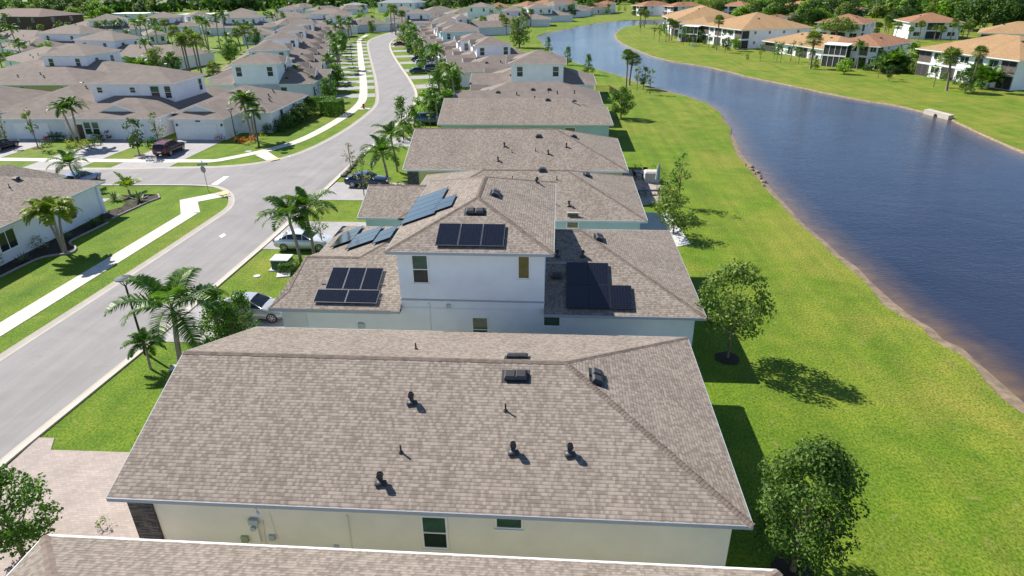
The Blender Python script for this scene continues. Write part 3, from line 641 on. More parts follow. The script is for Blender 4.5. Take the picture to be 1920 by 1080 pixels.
# aqua home behind
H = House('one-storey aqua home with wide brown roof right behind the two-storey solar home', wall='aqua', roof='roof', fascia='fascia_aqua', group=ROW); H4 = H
H.block(-12.6, 7.0, 47.72, 60.2, caps=True); H.block(-15.9, -4.0, 47.72, 55.9, e='gh', caps=False); H.caps += [((-15.9, 51.8, 4.49), (-8.5, 51.8, 4.49))]; H.done()
for u, v, k in ((1067, 385, 'h'), (1017, 318, 'b'), (961, 337, 'p'), (1044, 337, 'p'), (1041, 383, 'p')): q = onslope(u, v, y0=47.72); vent(H.roof, k, q.x, q.y, q.z)
q = at_plane(1100, 327, (7, 0, 3), (.363, 0, 1)); vent(H.roof, 'b', q.x, q.y, q.z, R_(90), 1, R_(20)); vent(H.roof, 'b', q.x, q.y-.5, q.z, R_(90), 1, R_(20))
wpx(H, 1062, 420, 1085, 428, 47.72+OV-.02, 'amber', 1.2)
# yellow home
H = House('one-storey yellow home with stone corner and plain wide roof behind the aqua home', wall='yellow', roof='roof', fascia='fascia', group=ROW); H5 = H
H.block(-15.45, 6.85, 62.0, 76.3, e='gh', caps=True); H.done()
st = MB(); st.box(-15.1, -14.0, 62.4, 62.9, 0, 2.8); st.build('stone_veneer', M['stone'], H.e, uv=True)
for u, v, k in ((934, 301, 'h'), (946, 274, 'h'), (1004, 283, 'p'), (1028, 288, 'h'), (960, 286, 'p'), (1062, 275, 'h'), (1010, 255, 'b')): q = onslope(u, v, y0=62.0); vent(H.roof, k, q.x, q.y, q.z)
q = at_plane(1076, 257, (6.85, 0, 3), (.363, 0, 1)); vent(H.roof, 'b', q.x, q.y, q.z, R_(90), 1.2, R_(20))
# teal home
H = House('one-storey teal home with two plain windows beyond the yellow home', wall='aqua', roof='roof', fascia='fascia_aqua', group=ROW); H6 = H
H.block(-15.8, 6.95, 83.9, 96.6, e='gh'); H.block(-12.8, -5, 92, 97.5, e='gg'); H.done()
for u, v, k in ((1027, 187, 'b'), (1045, 176, 'h'), (1028, 174, 'p'), (1077, 175, 'h'), (1077, 190, 'b')): q = onslope(u, v, y0=83.9); vent(H.roof, k, q.x, q.y, q.z)
for u in (972, 1069): a = onwall(u, 240, 83.9+OV); window(H.e, a.x, 83.9+OV-.02, 1.2, 1.25, 1.3, 's', 'sash')

# ------------------------------------------------------------------ homes farther on
PEND = {}
def pend(o, key, template): PEND.setdefault(key, []).append((o, template)); return o
UNITS = ['', 'first', 'second', 'third', 'fourth', 'fifth', 'sixth', 'seventh', 'eighth', 'ninth', 'tenth', 'eleventh', 'twelfth', 'thirteenth', 'fourteenth', 'fifteenth', 'sixteenth', 'seventeenth', 'eighteenth', 'nineteenth']
TENS = {2: ('twenty', 'twentieth'), 3: ('thirty', 'thirtieth'), 4: ('forty', 'fortieth'), 5: ('fifty', 'fiftieth'), 6: ('sixty', 'sixtieth'), 7: ('seventy', 'seventieth'), 8: ('eighty', 'eightieth'), 9: ('ninety', 'ninetieth')}
def ordw(n):
    if n < 20: return UNITS[n]
    t, u = divmod(n, 10); return TENS[t][1] if u == 0 else TENS[t][0]+'-'+UNITS[u]
def resolve():
    for key, L in PEND.items():
        L.sort(key=lambda p: proj(p[0].matrix_basis.translation)[0])
        for i, (o, t) in enumerate(L): o['label'] = t.replace('{}', ordw(i+1))

def unit(loc, rz, W_=22.5, D=12.4, side=1, wall='white', upper=None, label='', group=None, key=None, wing=True, dormer=True, fascia='fascia'):
    """row home; local x runs from the street front (0) to the back, y along the street"""
    H = House(label, loc, rz, wall=wall, roof='roof_far', fascia=fascia, group=group)
    if side > 0: X = lambda a, b: (a, b)
    else: X = lambda a, b: (-b, -a)
    H.block(*X(1.5, W_), 0, D, cut=((upper[0]+OV, upper[1]-OV) if side > 0 else (-upper[1]+OV, -upper[0]-OV)) if upper and upper[2] == 0 else None)
    if wing: H.block(*X(0, 10), -.05 if side > 0 else D-8.0, 8.0 if side > 0 else D+.05, e='gh' if side > 0 else 'hg')
    if upper:
        a, b, c, d = upper; H.block(*X(a, b), c, d, 6.5)
    H.done()
    for i in range(3): H.v('h' if i else 'b', side*(6.5+i*3.2+random.uniform(-1, 1)), 1.6+random.uniform(0, 2))
    for i in range(2): H.v('b', side*(12+i*2.5), 4.3)
    f = 'w' if side > 0 else 'e'; xf = side*(0+OV-.03)
    if wing: garage(H.e, xf if side > 0 else xf, (4.0 if side > 0 else D-4.0), f)
    door(H.e, side*(1.5+OV-.03), D-2.2 if side > 0 else 2.2, f)
    if dormer: gable_dormer(H.roof, side*2.3, 6.2, 3.75, 3.4, 2.6, .75, -math.pi/2 if side > 0 else math.pi/2)
    for xx in (7, 13.5): window(H.e, side*xx, OV-.03, 1.0, 1.1, 1.35, 's', 'far')
    for yy in (3.2, 8.6): window(H.e, side*(W_-OV+.03), yy, .9, 1.5, 1.4, 'e' if side > 0 else 'w', 'far')
    if upper:
        a, b, c, d = upper
        for t in (.2, .82): window(H.e, side*(a+(b-a)*t), c+OV-.03, 4.35, 1.0, 1.6, 's', 'far')
        window(H.e, side*(a+OV-.03), (c+d)/2, 4.35, 1.0, 1.6, f, 'far'); window(H.e, side*(b-OV+.03), (c+d)/2, 4.35, 1.0, 1.6, 'e' if side > 0 else 'w', 'far')
        gable_dormer(H.roof, side*(a-.4), (c+d)/2-1, 6.4, 3.0, 1.6, .75, -math.pi/2 if side > 0 else math.pi/2)
    if key: pend(H.e, key, label)
    return H
walls_ = ['pale', 'white', 'aqua', 'white', 'greyblue', 'white', 'pale']
GR = 'homes along the far right side of the street'
for i, (y, wall, up) in enumerate([(98.3, 'pale', None), (118.3, 'white', (7.0, 17.2, 0, 10.5)), (132.5, 'white', None), (146, 'white', (6.5, 15.3, 2, 11)), (158.5, 'white', (5, 14, 1, 9.5)), (174, 'pale', None), (189.5, 'aqua', (5, 16, 1, 10)), (205, 'white', (5, 14, 0, 10)), (220.5, 'white', None), (236, 'white', (6, 15, 1, 10)), (252, 'pale', None), (268, 'white', (6, 15, 1, 10))]):
    s = s_at_y(RE, y); p, d = along(RE, s); ang = math.atan2(d.y, d.x)-math.pi/2; n = Vector((d.y, -d.x, 0))
    loc = p+n*8.9
    if y < 120: ang = 0; loc = Vector((-16.1, y, 0))
    unit(loc, ang, 22.6, 13.2, 1, wall, up, '%s row home, {} from the left, right side of far street' % ('two-storey' if up else 'low'), GR, 'row_right')
    if y > 95:
        a_ = p+n*.7+d*1.0; b_ = n*9; c_ = d*5.4
        drive([a_, a_+b_, a_+b_+c_, a_+c_])
GL = 'homes along the far left side of the street'
for i, (y, wall, up) in enumerate([(119.5, 'greyblue', (7.2, 16.4, 0, 10)), (134.5, 'white', None), (149.5, 'aqua', (7, 16, 2, 10)), (164.5, 'white', None), (179.5, 'white', (7, 16, 2, 10)), (195, 'pale', None), (210.5, 'white', (7, 16, 1, 10)), (226, 'white', None), (241.5, 'white', (7, 16, 1, 10)), (257.5, 'pale', None)]):
    s = s_at_y(LE2, y); p, d = along(LE2, s); ang = math.atan2(d.y, d.x)-math.pi/2; n = Vector((-d.y, d.x, 0))
    if i == 0: ang = .07
    unit(p+n*11.2 if i else Vector((-43.9, 120.2, 0)), ang, 21.5, 13.2, -1, wall, up, '%s row home, {} from the left, left side of far street' % ('two-storey' if up else 'low'), GL, 'row_left')
for y in (124, 134, 142.5, 151, 160, 169, 178, 187, 197, 207, 218, 229, 241):
    s = s_at_y(LE2, y); p, d = along(LE2, s); n = Vector((-d.y, d.x, 0)); a_ = p+n*.7; drive([a_, a_+d*4.3, a_+d*4.3+n*11.5, a_+n*11.5], 'paver_grey', .026)

# homes facing the cross street
GC = 'homes facing the cross street'
def wrect(Hs, x, y, z, w_, h, face, st='sash'): return window(Hs.e, x, y, z, w_, h, face, st)
H = House('white corner home with a garage bay facing the cross street beside the maroon car', wall='white', roof='roof_far', group=GC)
H.block(-54.3, -46.1, 87.2, 99); H.block(-56, -41.4, 91.8, 107.5, axis='y'); H.done(); garage(H.e, -50.2, 87.2+OV-.03); gable_dormer(H.roof, -50.6, 89.0, 3.7, 5.0, 2.2, .36)
for sx in (-53.35, -46.9):
    mb = MB(); mb.box(sx-.1, sx+.1, 87.55, 87.7, 1.9, 2.25); mb.build('wall_lamp', M['vent'], H.e)
mb = MB(); mb.box(-50.6, -49.9, 87.64, 87.69, 2.5, 2.68); mb.build('number_plate', M['vent'], H.e)
for y, z, w_, h in ((96.5, .7, 1.0, 1.9), (101.5, 1.9, .8, .7)): wrect(H, -41.4-OV+.03, y, z, w_, h, 'e')
for x, y, k in ((-46, 96, 'h'), (-44.5, 99, 'h'), (-43.6, 97, 'h'), (-45, 102, 'h'), (-47.5, 104, 'b')): H.v(k, x, y, 1)
H = House('white two-storey home with porch and garage facing the cross street', wall='white', roof='roof_far', group=GC)
H.block(-68.6, -56.2, 87.2, 98); H.block(-71.4, -57.6, 96.0, 106.5, 6.45); H.block(-72, -56.2, 92, 112); H.done()
garage(H.e, -60.6, 87.2+OV-.03, 's', 4.4); gable_dormer(H.roof, -62.5, 89.0, 3.7, 5.2, 2.2, .36)
wrect(H, -65.4, 87.67, .7, .95, 1.7, 's'); wrect(H, -66.6, 87.67, .7, .95, 1.7, 's'); door(H.e, -67.75, 87.67)
for x, z, w_, h in ((-69.6, 5.1, .8, .75), (-64.4, 5.1, .8, .75), (-60.9, 4.3, 1.3, 1.7), (-58.9, 4.3, .95, 1.7)): wrect(H, x, 96+OV-.03, z, w_, h, 's')
wrect(H, -57.6-OV+.03, 104.5, 4.3, .9, 1.7, 'e'); H.v('b', -63, 104.5, 1, z=8.2)
H = House('white one-storey home with plain roof and double garage facing the cross street', wall='pale', roof='roof_far', group=GC)
H.block(-80.5, -69.4, 87.2, 97, axis='y'); H.block(-84, -69.2, 92, 110); H.done(); garage(H.e, -75, 87.67, 's', 5)
for x, y, k in ((-75, 101, 'h'), (-72, 99, 'h'), (-71.2, 97.5, 'h'), (-77, 103, 'b')): H.v(k, x, y, 1, z=H.rz_(x, y, 1))
H = House('leftmost white home facing the cross street, mostly cut off by the frame', wall='white', roof='roof_far', group=GC)
H.block(-97, -82.6, 87.2, 108); H.done(); garage(H.e, -89, 87.67, 's', 5); wrect(H, -84.4, 87.67, .8, 1.2, 1.5, 's')
# corner home at the left edge
H = House('one-storey pale home on the near left corner lot with a dark flower bed', wall='greyblue', roof='roof', fascia='fascia_aqua')
H.block(-60.5, -43.3, 34.5, 57.2, axis='y'); H.block(-54.6, -48.4, 50, 58.9, p=.62, axis='y'); H.done()
xw = -43.3-OV
def onx(u, v, x): return at_plane(u, v, (x, 0, 0), (1, 0, 0))
a = onx(0, 440, xw); b = onx(27, 460, xw); window(H.e, xw+.03, a.y+.4, .95, 1.7, 1.45, 'e', 'double'); a = onx(132, 395, xw); window(H.e, xw+.03, a.y, .85, .95, 1.8, 'e', 'amber')
mb = MB(); mb.box(-44.0, -43.6, 56.2, 56.6, 0, 2.85); mb.build('porch_column', M['greyblue'], H.e)
for u, v, k in ((30, 336, 'b'), (18, 352, 'p')): q = at_plane(u, v, (-43.3, 0, 3), (.363, 0, 1)); vent(H.roof, k, q.x, q.y, q.z)

def phouse(u1, v1, u2, v2, h, D, wall='white', label='', key='far', roof='roof_far', p=.34, fascia='fascia', wins=2, e='hh', group=None, low=None, ends=True, z=0.):
    A, B = at(u1, v1, h), at(u2, v2, h); e_ = B-A; L = e_.length; rz = math.atan2(e_.y, e_.x)
    H = House(label, (A.x, A.y, z), rz, wall=wall, roof=roof, fascia=fascia, group=group); H.block(0, L, 0, D, h-z, p, e)
    if low:
        l0, l1, d0, d1 = low; H.block(l0, L+l1, max(d0, -4), min(D, max(d0, -4)+15), 3.0, .30)
    H.done(); hz = h-2.2 if h > 4 else 1.0
    for i in range(wins): window(H.e, L*(i+.5)/wins+random.uniform(-.4, .4), OV-.03, hz, 1.05, 1.5, 's', 'far')
    if ends:
        for i in (.3, .7): window(H.e, L-OV+.03, D*i, hz, 1.0, 1.4, 'e', 'far')
    if h < 4:
        for i in range(3): H.v('h', L*random.uniform(.25, .8), D*random.uniform(.12, .35), rz=-rz)
    pend(H.e, key, label); return H
LG = 'homes in the far left part of the neighbourhood'
def L2(*a, **k): return phouse(*a, label='two-storey white home, {} from the left in the far left neighbourhood', key='far_left', group=LG, **k)
def L1(*a, **k): return phouse(*a, label='low home under brown roof, {} from the left in the far left neighbourhood', key='far_left', group=LG, **k)
L1(-70, 159, 148, 158.5, 3, 14, wall='olive', wins=3)
L2(70, 104, 160, 104, 6.5, 12, low=(-12, 8, -7, 4)); L2(133, 75, 213, 76, 6.5, 11, low=(-12, 22, -5, 4))
L2(66, 62.5, 150, 63.5, 6.5, 12, low=(-14, 3, -4, 3)); L2(162, 39, 232, 37, 6.5, 13, low=(-3, 8, -6, 3), wins=2)
L1(112, 52, 160, 54, 3, 14); L1(175, 64, 222, 61, 3.2, 14); L2(268, 34, 326, 33, 6.5, 13, low=(-3, 6, -6, 4)); L1(272, 66, 313, 64, 3.2, 16, wall='cream'); L1(325, 50, 404, 48, 3.2, 14, wall='white')
L2(356, 31, 404, 29, 6.5, 12, low=(-3, 6, -7, 4), wins=2); L2(410, 34, 483, 33, 6.5, 12, low=(-6, 6, -7, 2), wins=4); L2(424, 25, 474, 24, 6.5, 12, wins=0); L2(518, 18, 555, 17.6, 6.5, 12, low=(-6, 6, -6, 4))
L1(450, 66, 512, 64, 3.2, 16, wall='greyblue'); L1(0, 110, 60, 120, 3, 16); L1(465, 49, 520, 46, 3.2, 15); L1(500, 34, 575, 33, 3.2, 15); L2(576, 26, 640, 26, 6.5, 12, low=(-4, 8, -6, 4), wins=1); L2(608, 32, 657, 31, 6.5, 11, low=(0, 3, -6, 2))
L1(520, 47, 600, 43, 3.2, 14); L1(655, 47, 733, 44, 3.2, 15, wall='white', wins=0); L1(0, 90, 40, 95, 3, 15); L1(-40, 72, 60, 76, 3.2, 15)
L1(640, 18, 690, 16, 3.2, 14); L1(560, 14, 600, 12, 3.2, 14, wall='pale'); L1(598, 20, 650, 17, 3.2, 14)
CG = 'homes beyond the bend in the street'
def C2(*a, **k): return phouse(*a, label='two-storey pale home beyond the street bend, {} from the left', key='far_mid', group=CG, **k)
def C1(*a, **k): return phouse(*a, label='low brown-roofed home beyond the street bend, {} from the left', key='far_mid', group=CG, **k)
C2(755, 26, 801, 25.5, 6.5, 13, low=(-7, 3, -6, 2)); C2(736, 18.5, 770, 18, 6.5, 12, low=(-4, 6, -6, 4), wins=3); C1(738, 43, 776, 42, 3.2, 14, wall='white'); C2(874, 13, 916, 13, 6.5, 12, wins=2); C1(800, 33, 850, 30, 3.2, 14); C1(850, 26, 905, 24, 3.2, 14); C1(800, 22, 860, 20, 3.2, 14)
C2(855, 34, 884, 33, 6.5, 10, low=(-4, 20, -3, 4)); C2(941, 21, 984, 20.5, 6.5, 11, low=(-2, 12, -2, 3)); C2(990, 15.5, 1038, 14.5, 6.5, 12, low=(-2, 10, -2, 3), wins=3); C2(1040, 10.5, 1084, 8, 6.5, 12, low=(-1, 10, -2, 3))
C1(886, 37, 944, 40, 3.2, 14, wall='pale'); C1(940, 33, 1010, 33, 3.2, 12, wall='pale'); C1(1000, 28, 1050, 25, 3.2, 12, wall='pale'); C1(1085, 20, 1118, 16, 3.2, 12); C1(895, 24, 940, 22, 3.2, 14)
for u1, v1, u2, v2 in ((912, 13.5, 955, 13), (988, 11.5, 1022, 10), (1030, 6, 1084, 3), (1085, 13, 1112, 14)): phouse(u1, v1, u2, v2, 4, 16, 'cream', 'orange-roofed building in the trees beyond the canal, {} from the left', 'orange', 'roof_rust', group='orange-roofed buildings beyond the canal')
# club house, white flat building, dark building
H = phouse(706, 5.5, 778, 5.2, 6.0, 22, 'white', 'large clubhouse with a broad blue-grey roof at the top centre', 'club', 'roof_grey', .30, wins=4)
H = phouse(647, 10, 690, 9, 5.0, 14, 'white', 'smaller clubhouse wing with pale blue-grey roof left of the large clubhouse', 'club2', 'roof_grey', .2, wins=2)
mb = MB(); A = at(333, 27, 3.6); mb.box(0, 28, 0, 16, 0, 3.2); mb.box(-.4, 28.4, -.4, 16.4, 3.2, 3.6); e_ = empty('flat_building', (A.x, A.y, 0), -.02, 'long flat-roofed white building at the edge of the far woods', 'building'); mb.build('wall', M['trim'], e_)
A = at(202, 25.5, 3.6); e_ = empty('flat_building', (A.x, A.y, 0), -.1, 'flat-roofed white building behind the far left homes near parked cars', 'building'); MB().box(0, 24, 0, 14, 0, 3.2).box(-.4, 24.4, -.4, 14.4, 3.2, 3.6).build('wall', M['trim'], e_)
H = phouse(-60, 30, 72, 31, 7.5, 22, 'brown', 'big dark brown barn-like building among trees at the far left edge', 'barn', 'roof_dark', .25, wins=5)
for u, v in ((88, 42), (104, 30), (230, 22), (247, 21)):
    pass

# condominiums across the canal
KG = 'tan-roofed condominiums across the canal'
def condo(u1, v1, u2, v2, h, D, label, bays, roof='roof_tan', endw=3, two=True, p=.33, zo=0.8, porch=None):
    A, B = at(u1, v1, h), at(u2, v2, h); e_ = B-A; L = e_.length; rz = math.atan2(e_.y, e_.x)
    H = House(label, (A.x, A.y, 0), rz, wall='white', roof=roof, fascia='fascia', group=KG, name='condominium', cat='condominium')
    H.block(0, L, 0, D, h, p, so=zo); H.done(); y0 = zo-.02; x0 = zo; bl = (L-2*zo)/len(bays); hs = [(0.1, 2.35), (2.85, 5.0)] if two else [(.1, 2.4)]
    for i, b in enumerate(bays):
        xa = x0+i*bl; xb = xa+bl
        for j, (za, zb) in enumerate(hs):
            if b == 'S':
                s = MB(); s.box(xa+.12, xb-.12, y0-.06, y0+.0, za, zb); o = s.build('screened_balcony', M['screen'], H.e)
                f = MB(); nm = 2
                for k in range(nm+1): xx = xa+.12+(bl-.24)*k/nm; f.box(xx-.035, xx+.035, y0-.11, y0-.06, za, zb)
                if j:
                    for zz in np.arange(za+.15, za+1.05, .18): f.box(xa+.12, xb-.12, y0-.10, y0-.065, zz, zz+.07)
                f.build('railing', M['rail'], o)
            elif b == 'W': window(H.e, (xa+xb)/2, y0, za+.85, min(2.2, bl*.6), 1.2, 's', 'double')
            elif b == 'D': window(H.e, (xa+xb)/2, y0, za+(.1 if j == 0 else .8), min(2.2, bl*.55), 1.9 if j == 0 else 1.2, 's', 'double')
        if two: pass
    if two: mb = MB(); mb.box(x0-.03, L-zo+.03, y0-.10, y0+.0, 2.45, 2.78); mb.build('floor_band', M['trim'], H.e)
    if endw:
        for k in range(endw):
            yy = zo+2+(D-2*zo-4)*(k+.5)/endw
            for za, zb in (hs if two else hs): window(H.e, L-zo+.02, yy, za+1.2, .7, .75, 'e', 'slide')
        for za, zb in hs:
            s = MB(); s.box(L-zo-.0, L-zo+.06, zo+.1, zo+2.4, za, zb); s.build('screened_balcony', M['screen'], H.e)
    if porch:
        xa, xb, two_ = porch; dpt = 2.2; pz = 5.1 if two_ else 2.6
        s = MB(); s.box(xa, xb, -dpt+zo, zo-.1, 0, pz-.2); o = s.build('screened_porch', M['screen'], H.e)
        f = MB(); f.add([(xa-.2, -dpt+zo-.2, pz-.15), (xb+.2, -dpt+zo-.2, pz-.15), (xb+.2, zo, pz+.2), (xa-.2, zo, pz+.2), (xa-.2, -dpt+zo-.2, pz-.28), (xb+.2, -dpt+zo-.2, pz-.28), (xb+.2, zo, pz+.05), (xa-.2, zo, pz+.05)], [(0, 1, 2, 3), (4, 5, 1, 0), (1, 5, 6, 2), (0, 3, 7, 4)])
        for xx in np.linspace(xa, xb, 5): f.box(xx-.05, xx+.05, -dpt+zo-.05, -dpt+zo, 0, pz-.2)
        if two_: f.box(xa-.05, xb+.05, -dpt+zo-.08, -dpt+zo+.02, 2.35, 2.7)
        f.build('porch_frame', M['trim'], o)
    for k in range(2): H.v('b', L*(.3+.4*k), D*.4)
    return H
condo(1716, 90.5, 1912, 114, 5.4, 20, 'large tan-roofed condominium nearest the canal at the right edge', 'SWSWDWS', endw=0)
condo(1833, 61.5, 1990, 66, 5.4, 16, 'tan-roofed building just behind the large right-edge condominium', 'SWS', endw=0)
condo(1552, 81.5, 1652, 88, 5.0, 19, 'rust-roofed condominium with white-roofed screened porch behind palms', 'SWDSW', 'roof_rust', 2, porch=(0.0, 5.5, True))
condo(1428.6, 75.8, 1560, 95, 2.8, 16, 'low single-storey tan-roofed condominium between two taller ones', 'SWDSWD', endw=1, two=False)
condo(1312.6, 46.6, 1390.5, 56.3, 5.4, 25, 'tan-roofed two-storey condominium with long blue-grey end wall across the canal', 'SWSWDS', endw=4)
condo(1266.5, 44.5, 1330, 47.5, 5.4, 24, 'tan-roofed condominium with white porch roof, second back along the far bank', 'WSWS', endw=0, porch=(4, 10, True))
condo(1241, 29.2, 1263, 38.8, 5.4, 26, 'farthest tan-roofed condominium beside the water at the canal bend', 'SWWS', endw=2)
for a in ((1183, 10, 1206, 11.5, 'condominium with rust roof among trees beyond the canal end, left one'), (1243, 11, 1262, 12.5, 'condominium with rust roof among trees beyond the canal end, middle one'), (1113, 8, 1146, 8, 'rust-roofed condominium half hidden by trees above the canal bend')): condo(*a[:4], 5.2, 20, a[4], 'SWS', 'roof_rust', 2)
for a in ((1527, 42, 1622, 45, 5.2, 16, 'condominium behind the spreading tree, tan roof mostly hidden'), (1705, 42, 1812, 42, 5.2, 16, 'tan-roofed condominium beneath the huge dark tree'), (1350, 11, 1398, 12, 5.2, 14, 'blue-white two-storey condominium in the trees at top right'), (1462, 10, 1490, 13, 5.2, 14, 'small rust-roofed building deep in the trees at top right'), (1561, 17, 1612, 18, 5.2, 12, 'rust-roofed building behind the treetops at upper right'), (1425, 33, 1450, 34, 5.2, 12, 'rust-roofed building showing between palms at upper right')): condo(*a, 'WSW', 'roof_rust', 2)
H = phouse(1525, 7, 1580, 7, 4, 14, 'white', 'white flat building at the top right behind the woods', 'trw', 'fascia', .08, wins=3)
H = phouse(1630, 3.5, 1668, 3.5, 4, 14, 'white', 'white building peeping over trees at the top right', 'trw2', 'fascia', .08, wins=0)

# ------------------------------------------------------------------ plants
def leaf_mesh(name, cen, nrm, size, mat, asp=.55, fold=0.):
    """rhombic leaves: centres (n,3), facing directions (n,3), lengths (n)"""
    n = len(cen); cen = np.asarray(cen); nrm = nrm/np.maximum(1e-6, np.linalg.norm(nrm, axis=1, keepdims=True))
    r = rng.normal(size=(n, 3)); a = np.cross(nrm, r); a /= np.maximum(1e-6, np.linalg.norm(a, axis=1, keepdims=True)); b = np.cross(nrm, a)
    s = np.asarray(size).reshape(-1, 1)*.5
    V = np.empty((n, 4, 3)); V[:, 0] = cen-a*s; V[:, 1] = cen+b*s*asp-nrm*s*.12; V[:, 2] = cen+a*s-nrm*s*.25; V[:, 3] = cen-b*s*asp-nrm*s*.12
    me = bpy.data.meshes.new(name); me.vertices.add(n*4); me.vertices.foreach_set('co', V.ravel()); me.loops.add(n*4); me.loops.foreach_set('vertex_index', np.arange(n*4, dtype=np.int32))
    me.polygons.add(n); me.polygons.foreach_set('loop_start', np.arange(0, n*4, 4, dtype=np.int32)); me.materials.append(mat); me.update(); me.validate(); return me
def cloud(clusters, per, size, spread=1., up=.35):
    """clusters [(centre, radius)]: leaves sit in the shell of every clump and face outward"""
    C, N, S = [], [], []
    for c, r in clusters:
        k = max(6, int(per*r*r)); d = rng.normal(size=(k, 3)); d /= np.linalg.norm(d, axis=1, keepdims=True)
        rad = r*(rng.uniform(.35, 1.08, (k, 1))**.6)*spread; C.append(np.array(c)+d*rad*np.array([1, 1, .82])); N.append(d+rng.normal(size=(k, 3))*.55+np.array([0, 0, up])); S.append(rng.uniform(.7, 1.3, k)*size)
    return np.vstack(C), np.vstack(N), np.hstack(S)
def crown_clusters(shape, H, R, n, r0, z0, seed=0):
    g = np.random.default_rng(seed+5); out = []; t = 0
    while len(out) < n and t < 4000:
        t += 1; z = g.uniform(0, 1); a = g.uniform(0, 2*math.pi)
        prof = {'oval': math.sin(math.pi*min(1, z*.92+.08))**.6, 'cone': (1-z)**.75*.95+.08, 'round': math.sqrt(max(0, 1-(2*z-1)**2)), 'dome': math.sqrt(max(0, 1-z**2)), 'col': min(1, 4*z+.4)*min(1, 3*(1-z)+.25)}[shape]
        rr = prof*R*g.uniform(.35, 1)**.55*g.uniform(.85, 1.12); out.append(((rr*math.cos(a), rr*math.sin(a), z0+z*H), r0*g.uniform(.65, 1.25)))
    return out
def trunk_mesh(name, h, r, mat, limbs=(), lean=(0, 0), seg=8, bend=0.):
    mb = MB(); pts = [(lean[0]*t*t+bend*math.sin(t*3), lean[1]*t*t, -.15+(h+.15)*t) for t in (0, .12, .35, .6, .8, 1)]
    mb.tube(pts, [r*1.5, r*1.12, r, r*.85, r*.7, r*.5], seg)
    for (p, q, rr) in limbs:
        p, q = Vector(p), Vector(q); m = p.lerp(q, .5)+Vector((0, 0, -.08*(q-p).length)); mb.tube([p, m, q], [rr, rr*.7, rr*.3], 6, cap=False)
    return mb.mesh(name, mat, True)
TREES = {}
def make_tree(key, shape, h0, H, R, ncl, r0, per, lsz, leafm, tr=.09, trunkm='trunk', seed=0, zt=None, up=.35, asp=.6, spread=1.):
    cl = crown_clusters(shape, H, R, ncl, r0, h0, seed); C, N, S = cloud(cl, per, lsz, spread, up); crown = leaf_mesh('crown', C, N, S, M[leafm], asp)
    g = random.Random(seed); top = zt or h0+H*.55; limbs = []
    for c, r in cl[::max(1, len(cl)//12)]:
        zb = h0*.75+(c[2]-h0)*.45; limbs.append(((0, 0, max(.3, zb)), (c[0]*.85, c[1]*.85, c[2]-.1), tr*.45))
    TREES[key] = (crown, trunk_mesh('trunk', top, tr, M[trunkm], limbs))
make_tree('oak', 'oval', 1.1, 4.6, 1.6, 84, .54, 520, .135, 'leaf_oak', .09, seed=1)             # dense dark oval tree on the canal lawn
make_tree('mahog', 'oval', 1.7, 3.4, 1.65, 66, .52, 260, .16, 'leaf_olive', .055, seed=2, up=.5)   # airy olive tree
make_tree('young', 'oval', 1.6, 2.9, .95, 18, .36, 200, .18, 'leaf', .045, seed=3)
make_tree('shrubtree', 'round', .35, 2.4, 1.25, 30, .45, 230, .17, 'leaf_olive', .05, seed=4)
make_tree('buttonwood', 'cone', .3, 3.5, 1.2, 40, .42, 260, .18, 'leaf', .07, seed=5)              # pointed dense shrub trees
make_tree('leftdark', 'oval', .9, 3.7, 1.75, 60, .55, 330, .17, 'leaf', .09, seed=6)
make_tree('smalloval', 'oval', 1.2, 2.8, 1.0, 30, .45, 120, .26, 'leaf_dark', .06, seed=7)
make_tree('sparse', 'oval', 1.2, 2.6, .95, 16, .34, 110, .24, 'leaf_grey', .05, seed=8)
make_tree('thin', 'oval', 1.5, 2.4, .7, 12, .36, 70, .30, 'leaf', .05, seed=9)
make_tree('thin2', 'oval', 1.6, 2.8, .8, 13, .34, 60, .32, 'leaf_olive', .05, seed=10)
make_tree('mid', 'round', 1.3, 4.6, 2.3, 36, .95, 60, .42, 'leaf', .14, seed=11)
make_tree('mid2', 'oval', 1.0, 5.2, 2.0, 34, .9, 60, .42, 'leaf_olive', .13, seed=12)
make_tree('mid3', 'round', .8, 3.6, 2.1, 30, .85, 60, .40, 'leaf_bright', .12, seed=13)
for i, (sh, h0, H_, R, mat) in enumerate((('dome', 2.0, 6.5, 5.2, 'leaf'), ('dome', 2.0, 7.5, 5.6, 'leaf_dark'), ('round', 1.8, 8.5, 4.8, 'leaf_olive'), ('dome', 2.2, 5.8, 5.4, 'leaf_bright'), ('round', 2.0, 9.5, 5.4, 'leaf_dark'), ('dome', 1.4, 6.0, 4.6, 'leaf_grey'))):
    make_tree('far%d' % i, sh, h0, H_, R, 46, 1.75, 17, .85, mat, .28, seed=20+i, spread=1.)
make_tree('spread', 'dome', 3.4, 3.4, 6.0, 62, 1.15, 34, .5, 'leaf_olive', .30, seed=31)
make_tree('huge', 'dome', 2.2, 7.5, 11.0, 170, 2.0, 26, .7, 'leaf_dark', .5, seed=32)
